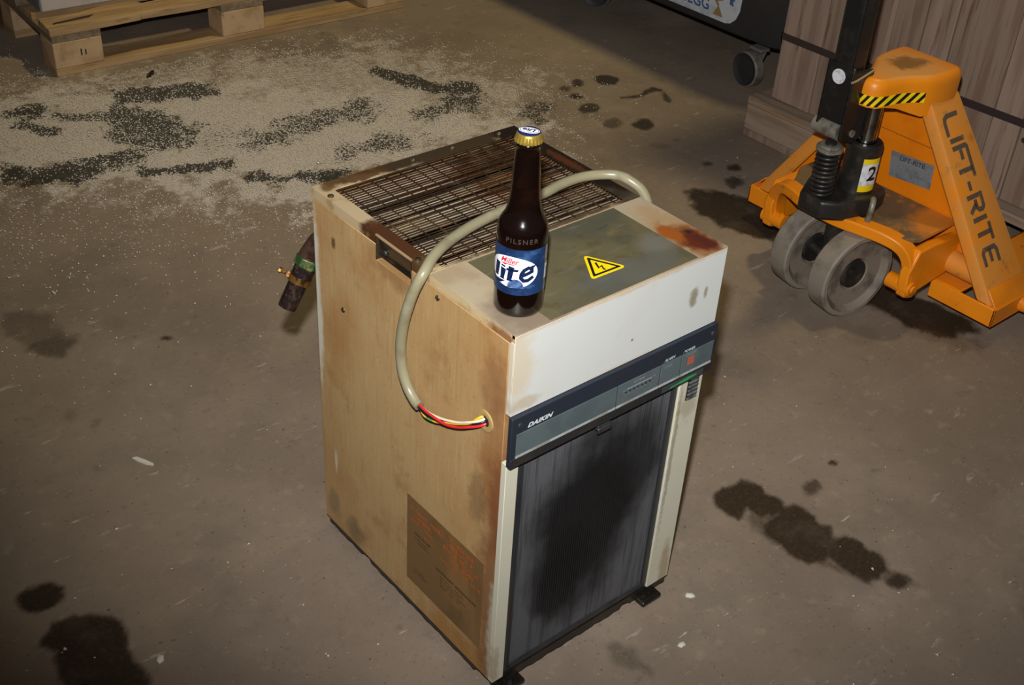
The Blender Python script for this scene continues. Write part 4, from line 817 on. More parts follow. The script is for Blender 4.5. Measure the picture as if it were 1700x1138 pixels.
# forks, one mesh each
for s in (1, -1):
    bm = B(); a, b_ = sorted((Y(s*0.345), Y(s*0.185)))
    oy0, oy1 = sorted((Y(s*0.345), Y(s*0.339))); iy0, iy1 = sorted((Y(s*0.191), Y(s*0.185)))
    box(bm, 1.600, 2.55, a, b_, 0.083, 0.089)
    box(bm, 1.437, 2.50, oy0, oy1, 0.045, 0.089); box(bm, 1.560, 2.50, iy0, iy1, 0.045, 0.089)
    box(bm, 1.437, 1.443, a, b_, 0.045, 0.089)
    t0, t1 = sorted((Y(s*0.255), Y(s*0.185))); box(bm, 1.443, 1.600, t0, t1, 0.083, 0.089)
    t0, t1 = sorted((Y(s*0.339), Y(s*0.318))); box(bm, 1.443, 1.600, t0, t1, 0.083, 0.089)
    prism(bm, [(2.50, a, 0.045), (2.58, a+0.03, 0.05), (2.58, b_-0.03, 0.05), (2.50, b_, 0.045)], (0, 0, 0.04))
    fk = obj('fork', bm, org_m, PT, bevel=0.002)
    bm = B(); cyl(bm, (1.555, Y(s*0.338), 0.066), (1.555, Y(s*0.364), 0.066), 0.020, 0.017, 20); cyl(bm, (1.555, Y(s*0.300), 0.066), (1.555, Y(s*0.338), 0.066), 0.009, n=12)
    obj('pivot_boss', bm, org_m, fk, smooth=40)
    bm = B(); cyl(bm, (2.42, Y(s*0.265-0.03), 0.0405), (2.42, Y(s*0.265+0.03), 0.0405), 0.0405, n=28); cyl(bm, (2.42, Y(s*0.265-0.07), 0.058), (2.42, Y(s*0.265+0.07), 0.058), 0.008, n=12)
    obj('load_roller', bm, hub_m, fk, smooth=40)
# A-frame: two inclined channel legs, cap, back panel
def legpt(s, t, x, inn=0.0):
    """t 0..1 from foot to cap; inn = distance towards the middle"""
    y = 0.330+(0.075-0.330)*t; z = 0.088+(0.468-0.088)*t
    return V(x, Y(s*(y-inn)), z)
def xf(t): return 1.445+(1.430-1.445)*t
def xb(t): return 1.590+(1.530-1.590)*t
for s in (1, -1):
    bm = B(); n = 8; th = 0.005; prof = []
    for i in range(n+1):
        t = i/n; f, r = xf(t), xb(t); rd = 0.008
        pts = [legpt(s, t, f+0.004, 0.040), legpt(s, t, f, 0.034), legpt(s, t, f, rd), legpt(s, t, f+rd*0.3, rd*0.3), legpt(s, t, f+rd, 0), legpt(s, t, r, 0), legpt(s, t, r, th), legpt(s, t, f+th+rd*0.4, th), legpt(s, t, f+th, rd), legpt(s, t, f+th, 0.040)]
        prof.append([bm.verts.new(p) for p in pts])
    for a, b_ in zip(prof, prof[1:]):
        for j in range(len(a)): bm.faces.new([a[j], a[(j+1) % len(a)], b_[(j+1) % len(a)], b_[j]])
    bm.faces.new(prof[0][::-1]); bm.faces.new(prof[-1])
    lg = obj('frame_leg', bm, dust_o, PT, smooth=35)
    if s == -1:
        # big lettering running down the outer face of the near leg
        L0, L1 = legpt(s, 0, 0), legpt(s, 1, 0); Lv = V(0, L1.y-L0.y, L1.z-L0.z); LL = Lv.length
        nrm = V(0, -Lv.z, Lv.y).normalized(); nrm = nrm if nrm.y < 0 else -nrm
        def onleg(a, b_):      # a runs down the leg in metres from the cap, b_ runs back along x
            t = 1-(0.004+a*0.93)/LL; c = legpt(s, t, 0); return V(xf(t)+b_, c.y, c.z)+nrm*0.0006
        letm = Mat('worn_dark_lettering', lin(92, 78, 64), rough=0.6); letm.mott(lin(170, 116, 56), 70, 0.58, 0.68, 0.8, detail=7)
        bm = B(); hw = 0.0056; b0, b1 = 0.024, 0.074
        def st(*pts): ribbon(bm, pts, hw, onleg)
        o = 0.040   # L
        st((o, b1), (o, b0+0.012), (o+0.006, b0+0.002), (o+0.014, b0), (o+0.046, b0))
        o = 0.098; st((o, b1), (o, b0))                                     # I
        o = 0.116; st((o, b0), (o, b1-0.004), (o+0.004, b1), (o+0.034, b1)); st((o+0.006, 0.050), (o+0.030, 0.050))   # F
        o = 0.150; st((o, b1), (o+0.042, b1)); st((o+0.021, b0), (o+0.021, b1))     # T
        o = 0.198; st((o, 0.046), (o+0.022, 0.046))                        # hyphen
        o = 0.234; st((o, b0), (o, b1), (o+0.028, b1), (o+0.034, b1-0.006), (o+0.034, 0.056), (o+0.028, 0.050), (o+0.008, 0.050)); st((o+0.018, 0.050), (o+0.036, b0))
        o = 0.288; st((o, b0), (o, b1))                                    # I
        o = 0.302; st((o, b1), (o+0.042, b1)); st((o+0.021, b0), (o+0.021, b1))     # T
        o = 0.360; st((o+0.038, b1), (o+0.008, b1), (o, b1-0.006), (o, b0+0.006), (o+0.008, b0), (o+0.038, b0)); st((o, 0.049), (o+0.032, 0.049))
        obj('leg_lettering', bm, letm, lg, fix=False, label='worn dark lettering down the leg')
# foot brackets where legs meet the forks
for s in (1, -1):
    bm = B(); prism(bm, [(1.4432, Y(s*0.339), 0.086), (1.60, Y(s*0.339), 0.086), (1.585, Y(s*0.31), 0.118), (1.448, Y(s*0.31), 0.118)], (0, s*0.004, 0)); obj('foot_bracket', bm, org_m, PT, bevel=0.002)
# cap: rounded wedge with a nose over the ram
def cap_loop(k, z, sh=0.0):
    pts = []
    ctr = [(1.292, 0.026, 'n'), (1.36, 0.034, ''), (1.405, 0.062, ''), (1.44, 0.083, ''), (1.528, 0.083, 'b')]
    half = [(1.296-k, 0.0), (1.298-k, 0.014+k*.4), (1.308-k, 0.026+k*.7), (1.325, 0.032+k), (1.36, 0.038+k), (1.39, 0.052+k), (1.412, 0.066+k), (1.435, 0.074+k), (1.47, 0.077+k), (1.51, 0.077+k), (1.524+k*.7, 0.072+k*.7), (1.530+k, 0.060)]
    L_ = [V(x+sh, Y(y), z) for x, y in half]; R2 = [V(x+sh, Y(-y), z) for x, y in half[::-1] if y > 0]
    return L_+R2
bm = B(); rings = []
zb_ = lambda p, z: V(p.x, p.y, z if z > 0.47 else (0.464-0.028*min(1, max(0, (p.x-1.34)/0.07))))
for k, z in ((-0.012, 0.5225), (-0.007, 0.5215), (-0.001, 0.5175), (0.0025, 0.510), (0.004, 0.500), (0.004, 0.4655)):
    rings.append([bm.verts.new(zb_(p, z)) for p in cap_loop(k, z)])
for a, b_ in zip(rings, rings[1:]):
    for j in range(len(a)): bm.faces.new([a[j], a[(j+1) % len(a)], b_[(j+1) % len(a)], b_[j]])
bm.faces.new(rings[0]); 
inner = [bm.verts.new(zb_(p, 0.4655)) for p in cap_loop(-0.002, 0.4655)]; up_ = [bm.verts.new(p) for p in cap_loop(-0.004, 0.507)]
for j in range(len(inner)): k2 = (j+1) % len(inner); bm.faces.new([rings[-1][j], rings[-1][k2], inner[k2], inner[j]]); bm.faces.new([inner[j], inner[k2], up_[k2], up_[j]])
bm.faces.new(up_[::-1])
cap_m = Mat('orange_cap_paint', lin(236, 140, 20), rough=0.4); cap_m.spot((-0.02, 0, 0.523), (0.10, 0.09, 0.006), lin(216, 152, 80), 0.9, 18, 0.5); cap_m.spot((0.0, 0.0, 0.523), (0.05, 0.035, 0.006), lin(112, 80, 40), 0.8, 40, 0.9)
CPx = obj('frame_cap', bm, cap_m, PT, smooth=40)
hz = Mat('hazard_tape', lin(250, 214, 20), rough=0.4)
# diagonal black bars by object space bands
cb = hz.N('ShaderNodeVectorMath', operation='DOT_PRODUCT'); hz.L(hz.co, cb.inputs[0]); cb.inputs[1].default_value = (18, -66, -42)
fr_ = hz.math('FRACT', cb.outputs['Value']); hz.mix(hz.math('GREATER_THAN', fr_, 0.52), lin(28, 26, 22))
bm = B(); lo = cap_loop(0.0046, 0.4675); hi = cap_loop(0.0046, 0.4895); nl = len(lo)
ids = [nl-1-i for i in range(8)][::-1]; ids = list(range(nl-6, nl))+list(range(0, 8))
row = [(bm.verts.new(lo[i]), bm.verts.new(hi[i])) for i in ids]
for p, q_ in zip(row, row[1:]): bm.faces.new([p[0], q_[0], q_[1], p[1]])
obj('hazard_tape', bm, hz, CPx, smooth=60, label='yellow and black hazard tape')
def trap(x, z0, z1, ins=0.040):
    o = []
    for z in (z0, z1):
        t = (z-0.088)/0.38; w_ = 0.330+(0.075-0.330)*t-0.006; o.append((w_, z))
    return [V(x, Y(-o[0][0]), o[0][1]), V(x, Y(o[0][0]), o[0][1]), V(x, Y(o[1][0]), o[1][1]), V(x, Y(-o[1][0]), o[1][1])]
pn_m = Mat('orange_panel', lin(226, 124, 6), rough=0.42); pn_m.mott(lin(212, 112, 8), 8); pn_m.spot((0.04, -0.06, 0.2), (1, 0.006, 0.008), lin(214, 190, 170), 0.9, 60, 0.4)
bm = B(); prism(bm, trap(1.484, 0.120, 0.345), (0.006, 0, 0)); PNL = obj('back_panel', bm, pn_m, PT)
bm = B(); prism(bm, trap(1.476, 0.351, 0.470), (0.006, 0, 0)); obj('upper_panel', bm, pn_m, PT)
# data plate on the panel
dpm = Mat('aluminium_plate', lin(136, 138, 142), rough=0.45, metal=0.25); dpm.mott(lin(116, 118, 120), 60)
Pp = lambda u, v: V(1.4832, 0.3905-u*1.0+(-0.0*v), 0.2810+v)
bm = B(); prism(bm, [V(1.4835, 0.447, 0.3055), V(1.4835, 0.3375, 0.3125), V(1.4835, 0.3335, 0.2560), V(1.4835, 0.4390, 0.2470)], (-0.001, 0, 0)); DP = obj('data_plate', bm, dpm, PNL, label='grey data plate')
ink2 = Mat('plate_print', lin(58, 58, 60), rough=0.6)
bm = B(); put_text(bm, 'LIFT-RITE', 0.0150, lambda u, v: V(1.4822, 0.3905-u*1.05, 0.2985+v-u*-0.07), bold=0.0004); obj('plate_lettering', bm, ink2, DP, fix=False)
ink3 = Mat('plate_faint_print', lin(112, 112, 114), rough=0.6)
bm = B()
for i in range(5):
    z = 0.2855-i*0.0062
    for j in range(9):
        y = 0.425-j*0.0095-0.002*(i % 2); flat(bm, [[(y, z), (y-0.0065, z+0.0004), (y-0.0065, z+0.0024), (y, z+0.002)]], lambda u, v: V(1.4822, u, v))
obj('plate_small_print', bm, ink3, DP, fix=False)
# torsion tube and rocker arms
bm = B(); cyl(bm, (1.475, Y(-0.283), 0.128), (1.475, Y(0.283), 0.128), 0.026, n=28); obj('torsion_tube', bm, dust_o, PT, smooth=40)
for s in (1, -1):
    bm = B()
    prism(bm, [(1.312, Y(s*0.176), 0.090), (1.330, Y(s*0.176), 0.082), (1.352, Y(s*0.176), 0.090), (1.468, Y(s*0.176), 0.104), (1.485, Y(s*0.176), 0.126), (1.482, Y(s*0.176), 0.190), (1.380, Y(s*0.176), 0.200), (1.330, Y(s*0.176), 0.198), (1.306, Y(s*0.176), 0.150)], (0, s*0.024, 0))
    ra = obj('rocker_arm', bm, org_m, PT, bevel=0.004)
    bm = B(); cyl(bm, (1.328, Y(s*0.146), 0.108), (1.328, Y(s*0.206), 0.108), 0.018, n=24); cyl(bm, (1.328, Y(s*0.200), 0.108), (1.328, Y(s*0.210), 0.108), 0.010, n=16); obj('arm_boss', bm, org_m, ra, smooth=40)
# bearing plate over the wheels with its curved orange front strip
bm = B(); prism(bm, [(1.288, Y(-0.10), 0.206), (1.270, Y(-0.03), 0.206), (1.270, Y(0.07), 0.206), (1.288, Y(0.125), 0.206), (1.40, Y(0.185), 0.206), (1.482, Y(0.185), 0.206), (1.482, Y(-0.180), 0.206), (1.345, Y(-0.182), 0.206), (1.312, Y(-0.160), 0.206)], (0, 0, 0.012)); obj('bearing_plate', bm, dusty_m, PT, bevel=0.003)
bm = B()
path = [(1.332, 0.186, 0.100), (1.322, 0.184, 0.150), (1.310, 0.172, 0.186), (1.298, 0.150, 0.207), (1.286, 0.12, 0.214), (1.268, 0.06, 0.214), (1.266, -0.02, 0.214), (1.278, -0.08, 0.214), (1.290, -0.125, 0.212), (1.302, -0.158, 0.203), (1.314, -0.178, 0.182), (1.322, -0.187, 0.150), (1.330, -0.188, 0.100)]
sp = spline([(x, Y(y), z) for x, y, z in path], 6); rows = []
for i, p in enumerate(sp):
    t = (sp[min(i+1, len(sp)-1)]-sp[max(i-1, 0)]).normalized(); xax = V(1, 0, 0); nn = t.cross(xax).normalized(); nn = nn if (nn.z > 0 or abs(nn.z) < .2) else -nn
    if i > len(sp)*0.5 and nn.y > 0 and nn.z < 0.5: nn = -nn
    if i < len(sp)*0.5 and nn.y < 0 and nn.z < 0.5: nn = -nn
    rows.append([bm.verts.new(p+nn*0.013-xax*0.008), bm.verts.new(p+nn*0.013+xax*0.03), bm.verts.new(p-nn*0.013+xax*0.03), bm.verts.new(p-nn*0.013-xax*0.008)])
for a, b_ in zip(rows, rows[1:]):
    for j in range(4): bm.faces.new([a[j], a[(j+1) % 4], b_[(j+1) % 4], b_[j]])
bm.faces.new(rows[0][::-1]); bm.faces.new(rows[-1])
obj('link_strip', bm, org_m, PT, bevel=0.003)
# wheels and axle (slightly steered)
ax = V(0.16, 1, 0).normalized(); wc = V(1.300, Y(-0.010), 0.1001)
for s in (-1, 1):
    c = wc+ax*(s*0.062)
    bm = B(); R0 = 0.100
    prof = [(0.052, 0.016), (0.082, 0.018), (0.088, 0.026), (0.097, 0.026), (R0, 0.022), (R0, -0.022), (0.097, -0.026), (0.088, -0.026), (0.082, -0.018), (0.052, -0.016)]
    lathe(bm, c, [(r, h) for r, h in prof[2:8]], 64, axis=ax); WH = obj('steer_wheel', bm, tyre_m, PT, smooth=35)
    bm = B(); lathe(bm, c, [(0.024, 0.006), (0.034, 0.005), (0.040, 0.012), (0.076, 0.014), (0.084, 0.022), (0.0885, 0.0258)], 56, axis=ax)
    lathe(bm, c, [(0.024, -0.006), (0.034, -0.005), (0.040, -0.012), (0.076, -0.014), (0.084, -0.022), (0.0885, -0.0258)], 56, axis=ax); DS = obj('wheel_disc', bm, hub_m, WH, smooth=35)
    bm = B(); lathe(bm, c, [(0, 0.008), (0.014, 0.008), (0.026, 0.013), (0.033, 0.013), (0.035, 0.004), (0.035, -0.004), (0.033, -0.013), (0.026, -0.013), (0.014, -0.008), (0, -0.008)], 40, axis=ax); obj('wheel_bearing', bm, cast_m, WH, smooth=35)
bm = B(); cyl(bm, wc-ax*0.075, wc+ax*0.075, 0.012, n=16); cyl(bm, wc, wc+V(0, 0, 0.106), 0.026, n=24); obj('steer_axle', bm, cast_m, PT, smooth=40)
# pump: casting, cylinder, chromed ram, pump spring
bm = B()
prism(bm, [(1.225, Y(0.055), 0.219), (1.222, Y(-0.005), 0.219), (1.262, Y(-0.045), 0.219), (1.330, Y(-0.062), 0.219), (1.395, Y(-0.048), 0.219), (1.412, Y(0.01), 0.219), (1.385, Y(0.075), 0.219), (1.300, Y(0.09), 0.219)], (0, 0, 0.044)); PC = obj('pump_casting', bm, cast_m, PT, bevel=0.007)
bm = B(); tube(bm, spline([(1.330, Y(-0.06), 0.262), (1.312, Y(-0.072), 0.268), (1.302, Y(-0.078), 0.255), (1.298, Y(-0.078), 0.225)], 6), 0.0065, 10); obj('pedal_link', bm, gry_m, PC, smooth=50)
cxy = (1.345, Y(0.0)); bm = B()
lathe(bm, (cxy[0], cxy[1], 0), [(0.038, 0.262), (0.0375, 0.352), (0.0385, 0.354), (0.0385, 0.368), (0.035, 0.372), (0.024, 0.372), (0.024, 0.366), (0.0, 0.366)], 40); CYL = obj('lift_cylinder', bm, cast_m, PT, smooth=35)
bm = B(); cyl(bm, (cxy[0], cxy[1], 0.365), (cxy[0], cxy[1], 0.466), 0.0205, n=32); cyl(bm, (cxy[0], cxy[1], 0.464), (cxy[0], cxy[1], 0.508), 0.012, n=20); obj('ram', bm, chr_m, CYL, smooth=40)
ang = math.atan2(EYE.y-cxy[1], EYE.x-cxy[0])
def cyl2(r, z): return lambda s, v: V(cxy[0]+r*math.cos(ang+s/0.038), cxy[1]+r*math.sin(ang+s/0.038), z+v)
def patch(r, s0, s1, z0, z1, n=14):
    f = cyl2(r, 0); b_ = B(); row = [(b_.verts.new(f(s0+(s1-s0)*i/n, z0)), b_.verts.new(f(s0+(s1-s0)*i/n, z1))) for i in range(n+1)]
    for p, q_ in zip(row, row[1:]): b_.faces.new([p[0], q_[0], q_[1], p[1]])
    return b_
ys_m = Mat('sticker_yellow', lin(242, 206, 20), rough=0.45); ws_m = Mat('sticker_white', lin(224, 224, 228), rough=0.45); ws_m.mott(lin(180, 176, 184), 90)
STK = obj('load_sticker', patch(0.0384, 0.006, 0.050, 0.268, 0.345), ys_m, CYL, smooth=60, label='yellow and white sticker reading 2')
obj('sticker_field', patch(0.0387, 0.006, 0.050, 0.283, 0.333), ws_m, STK, smooth=60)
bm = B(); put_text(bm, '2', 0.050, cyl2(0.0390, 0.309), bold=0.001); 
for v_ in bm.verts: pass
b2 = B(); vs2, fs2 = text2d('2', 0.046, bold=0.0012); vv = [b2.verts.new(V(x, y, 0)) for x, y in vs2]
for f in fs2: b2.faces.new([vv[i] for i in f])
bm.free()
for k in range(-10, 11): bmesh.ops.bisect_plane(b2, geom=b2.verts[:]+b2.edges[:]+b2.faces[:], plane_co=(k*0.003, 0, 0), plane_no=(1, 0, 0))
f = cyl2(0.0390, 0.309)
for v_ in b2.verts: v_.co = f(v_.co.x+0.031, v_.co.y)
obj('sticker_numeral', b2, ink_m, STK, fix=False)
px_, py_ = 1.250, 0.453
bm = B(); tube(bm, [(px_+0.0225*math.cos(t*0.35), py_+0.0225*math.sin(t*0.35), 0.264+t*0.00058*1.0) for t in range(0, 175)], 0.0042, 8); cyl(bm, (px_, py_, 0.258), (px_, py_, 0.385), 0.0125, n=20)
SPR = obj('pump_spring', bm, cast_m, PT, smooth=50)
bm = B(); cyl(bm, (px_, py_, 0.367), (px_, py_, 0.374), 0.0285, n=28); cyl(bm, (px_, py_, 0.374), (px_, py_, 0.380), 0.022, n=28); obj('spring_cap', bm, gry_m, SPR, smooth=40)
# handle: roller, cheek bracket, tall black tiller with loop grip
bm = B(); cyl(bm, (1.268, 0.512, 0.402), (1.268, 0.448, 0.402), 0.018, n=24); obj('handle_roller', bm, gry_m, PT, smooth=40)
bm = B()
for (y0, y1) in ((0.436, 0.443), (0.497, 0.504)):
    prism(bm, [(1.252, y0, 0.392), (1.300, y0, 0.372), (1.330, y0, 0.385), (1.334, y0, 0.46), (1.322, y0, 0.535), (1.252, y0, 0.542)], (0, y1-y0, 0))
prism(bm, [(1.252, 0.436, 0.425), (1.252, 0.504, 0.425), (1.252, 0.504, 0.550), (1.252, 0.436, 0.550)], (0.006, 0, 0))
HB = obj('handle_bracket', bm, blk_m, PT, bevel=0.003)
bm = B(); cyl(bm, (1.2515, 0.4700, 0.523), (1.2495, 0.4700, 0.523), 0.0155, n=28); obj('round_sticker', bm, ws_m, HB, label='white round sticker')
bm = B(); cyl(bm, (1.290, 0.4358, 0.400), (1.290, 0.432, 0.400), 0.008, n=18); obj('pivot_pin', bm, gry_m, HB, smooth=40)
bm = B(); tube(bm, [(1.2505, 0.437, 0.520), (1.262, 0.4345, 0.522), (1.300, 0.4345, 0.530), (1.318, 0.436, 0.533)], 0.0026, 8); obj('cable_tie', bm, Mat('tan_tie', lin(150, 136, 104), rough=0.6), HB, smooth=50)
bm = B(); box(bm, 1.254, 1.303, 0.446, 0.495, 0.43, 1.05); 
tl = obj('tiller', bm, blk_m, PT, bevel=0.006)
bm = B(); tube(bm, spline([(1.278, 0.47, 1.03), (1.27, 0.47, 1.08), (1.255, 0.40, 1.13), (1.25, 0.37, 1.19), (1.25, 0.40, 1.23), (1.25, 0.47, 1.24), (1.25, 0.54, 1.23), (1.25, 0.57, 1.19), (1.255, 0.54, 1.13), (1.27, 0.475, 1.08), (1.278, 0.472, 1.03)], 8), 0.016, 14); obj('loop_grip', bm, blk_m, tl, smooth=50)

# ---------------------------------------------------------------- wooden crate on its own pallet base
def wood(name, c1, c2, c3, st=(8, 8, 0.5), rough=0.75):
    M_ = Mat(name, c1, rough=rough, spec=0.25)
    M_.mott(c2, 5, 0.42, 0.62, 0.9, stretch=st, detail=8); M_.mott(c3, 9, 0.56, 0.70, 0.8, stretch=st, detail=8, off=(3, 7, 1)); M_.bump(14, 0.15, 0.002, stretch=st)
    return M_
cr_a = wood('weathered_crate_wood', lin(150, 128, 112), lin(128, 106, 92), lin(98, 70, 54))
cr_b = wood('weathered_crate_wood_dark', lin(138, 118, 102), lin(120, 96, 80), lin(92, 62, 46))
cr_y = wood('weathered_base_wood', lin(150, 130, 112), lin(126, 104, 86), lin(160, 116, 74), st=(6, 0.5, 6))
CR = root('wooden_crate', 'tall weathered plank crate on a timber base behind the orange pallet truck', 'crate', (1.80, 1.11, 0))
cuts = [1.062, 0.932, 0.868, 0.740, 0.655, 0.575, 0.420, 0.345, 0.238, 0.118, 0.0, -0.14]
for i, (a, b_) in enumerate(zip(cuts, cuts[1:])):
    bm = B(); box(bm, 1.842+0.0015*(i % 3), 1.864, b_+0.001, a-0.001, 0.122, 2.00)
    obj('plank', bm, cr_a if i % 2 == 0 else cr_b, CR, bevel=0.002)
for j in range(8):
    bm = B(); x0 = 1.866+j*0.11; box(bm, x0, x0+0.108, 1.040, 1.060, 0.122, 2.00); obj('plank', bm, cr_b if j % 2 else cr_a, CR, bevel=0.002)
bm = B(); box(bm, 1.866, 2.75, -0.138, 1.038, 0.125, 1.98); obj('crate_contents', bm, cr_b, CR)
bm = B(); box(bm, 1.842, 2.75, -0.14, 1.062, 2.001, 2.020); obj('crate_top', bm, cr_y, CR)
strap_m = Mat('dark_strapping', lin(52, 42, 40), rough=0.5)
bm = B(); ts = [(1.066, 0.300), (0.86, 0.300), (0.70, 0.318), (0.5, 0.318), (0.3, 0.322), (-0.14, 0.330)]
for (a, za), (b_, zb) in zip(ts, ts[1:]): prism(bm, [(1.8385, a, za-0.009), (1.8385, b_, zb-0.009), (1.8385, b_, zb+0.009), (1.8385, a, za+0.009)], (0.003, 0, 0))
box(bm, 1.8385, 2.75, 1.0605, 1.0635, 0.291, 0.309)
obj('strap', bm, strap_m, CR, label='dark strap around the planks')
bm = B(); lathe(bm, (1.8405, 0.317, 0.286), [(0.014, 0), (0.012, 0.0015), (0, 0.0012)], 14, axis=(-1, 0, 0), wave=lambda t, h: 1+0.3*math.sin(3*t+1)); obj('knot_hole', bm, Mat('dark_knot', lin(44, 32, 26), rough=0.8), CR)
bm = B(); box(bm, 1.800, 1.912, -0.16, 1.108, 0.096, 0.120); obj('lead_board', bm, cr_y, CR, bevel=0.003)
bm = B(); box(bm, 2.24, 2.36, -0.16, 1.108, 0.096, 0.120); obj('lead_board', bm, cr_y, CR, bevel=0.003)
bm = B(); box(bm, 2.64, 2.75, -0.16, 1.108, 0.096, 0.120); obj('lead_board', bm, cr_y, CR, bevel=0.003)
for (y0, y1) in ((0.868, 1.108), (0.372, 0.492), (-0.16, 0.060)):
    for x0 in (1.802, 2.24, 2.62):
        bm = B(); box(bm, x0, x0+0.12, y0, y1, 0.0225, 0.0955); obj('block', bm, cr_y, CR, bevel=0.003)
    bm = B(); box(bm, 1.802, 2.75, y0, y1, 0.0, 0.0220); obj('bottom_board', bm, cr_b, CR, bevel=0.003)

# ---------------------------------------------------------------- black wheeled waste bin
bin_m = Mat('black_bin_plastic', lin(44, 43, 44), rough=0.5); bin_m.mott(lin(58, 55, 52), 6, 0.45, 0.7, 0.8, detail=7)
BN = root('waste_bin', 'black four-wheeled waste bin with white sticker behind the crate', 'waste bin', (2.16, 1.85, 0))
def rrect(x0, x1, y0, y1, r, z, n=6):
    o = []
    for cx_, cy_, a in ((x1-r, y1-r, 0), (x0+r, y1-r, PI/2), (x0+r, y0+r, PI), (x1-r, y0+r, 1.5*PI)):
        for k in range(n+1): t = a+k*PI/2/n; o.append(V(cx_+r*math.cos(t), cy_+r*math.sin(t), z))
    return o
bm = B(); rings = []
for z, k in ((0.128, -0.045), (0.130, -0.02), (0.140, -0.006), (0.165, 0.0), (0.50, 0.030), (0.86, 0.062), (0.87, 0.078), (0.90, 0.078)):
    rings.append([bm.verts.new(p) for p in rrect(2.085-k, 2.86+k, 1.222-k, 2.46+k, 0.085, z)])
for a, b_ in zip(rings, rings[1:]):
    for j in range(len(a)): bm.faces.new([a[j], a[(j+1) % len(a)], b_[(j+1) % len(a)], b_[j]])
bm.faces.new(rings[0][::-1]); bm.faces.new(rings[-1]); obj('bin_body', bm, bin_m, BN, smooth=40)
bm = B(); rings = []
for z, k in ((0.9005, 0.082), (0.93, 0.082), (0.99, 0.01), (1.02, -0.12)): rings.append([bm.verts.new(p) for p in rrect(2.085-k, 2.86+k, 1.222-k, 2.46+k, 0.10, z)])
for a, b_ in zip(rings, rings[1:]):
    for j in range(len(a)): bm.faces.new([a[j], a[(j+1) % len(a)], b_[(j+1) % len(a)], b_[j]])
bm.faces.new(rings[0][::-1]); bm.faces.new(rings[-1]); obj('bin_lid', bm, bin_m, BN, smooth=40)
cas_m = Mat('castor_grey', lin(104, 100, 96), rough=0.5); tyr2 = Mat('castor_rubber', lin(112, 104, 96), rough=0.6); tyr2.mott(lin(84, 78, 72), 30); cdk = Mat('castor_disc', lin(38, 38, 39), rough=0.6)
for (cx_, cy_, a) in ((2.085, 1.345, -0.12), (2.165, 2.115, 0.5), (2.74, 1.33, 0.3), (2.74, 2.34, 0.0)):
    d_ = V(math.cos(a+PI), math.sin(a+PI), 0); fw = V(-d_.y, d_.x, 0)
    c = V(cx_, cy_, 0.0551)
    bm = B(); lathe(bm, c, [(0.0, 0.012), (0.014, 0.016), (0.030, 0.010), (0.040, 0.012), (0.050, 0.018)], 36, axis=d_); lathe(bm, c, [(0.050, -0.018), (0.040, -0.012), (0.030, -0.010), (0.014, -0.016), (0, -0.012)], 36, axis=d_)
    d2 = bm; bm = B(); lathe(bm, c, [(0.050, 0.018), (0.055, 0.013), (0.055, -0.013), (0.050, -0.018)], 36, axis=d_); cw = obj('castor_wheel', bm, tyr2, BN, smooth=40); obj('wheel_disc', d2, cdk, cw, smooth=40)
    bm = B()
    for s in (-1,):
        q0 = c+d_*(s*0.022); prism(bm, [q0+fw*-0.016+V(0,0,-0.012), q0+fw*0.016+V(0,0,-0.012), q0+fw*0.045+V(0,0,0.073), q0+fw*0.004+V(0,0,0.073)], d_*(s*0.004))
    prism(bm, [c+fw*0.0+d_*-0.028+V(0,0,0.066), c+fw*0.05+d_*-0.028+V(0,0,0.066), c+fw*0.05+d_*0.010+V(0,0,0.066), c+fw*0.0+d_*0.010+V(0,0,0.066)], (0, 0, 0.010))
    obj('castor_fork', bm, cas_m, cw, bevel=0.002)
# sticker on the leaning front face
def face(y, z): return V(2.085-0.035*(z-0.165)/(0.385)-0.0012, y, z)
stw = Mat('bin_sticker_white', lin(196, 200, 206), rough=0.5); stw.mott(lin(170, 174, 180), 20)
stb = Mat('bin_sticker_blue', lin(66, 96, 140), rough=0.5); stt = Mat('bin_sticker_tan', lin(150, 122, 78), rough=0.5)
def sm(u, v): return face(1.463-u, 0.163+v)       # u to the right, v up, from the lower right corner of the print
bm = B(); prism(bm, [sm(-0.60, -0.002), sm(0.0, -0.002), sm(0.022, 0.004), sm(0.042, 0.022), sm(0.055, 0.05), sm(0.060, 0.09), sm(0.060, 0.22), sm(-0.60, 0.22)], (-0.0006, 0, 0)); BS = obj('bin_sticker', bm, stw, BN, label='white sticker with blue lettering')
up1 = lambda u, v: sm(u, v)+V(-0.0010, 0, 0)
bm = B(); put_text(bm, 'BEGG', 0.050, lambda u, v: up1(u*0.95-0.128, v+0.034), bold=0.0012); obj('sticker_lettering', bm, stb, BS, fix=False)
bm = B(); flat(bm, [[(-0.052, 0.012), (-0.010, 0.012), (-0.031, 0.048)]], up1)
ribbon(bm, [(-0.031, 0.046), (-0.044, 0.060), (-0.020, 0.068), (-0.038, 0.088)], 0.0045, up1); obj('sticker_emblem', bm, stt, BS, fix=False)
bm = B(); flat(bm, [[(0.012, 0.062), (0.030, 0.058), (0.026, 0.072), (0.034, 0.082), (0.014, 0.084)]], up1); obj('sticker_mark', bm, stb, BS, fix=False)

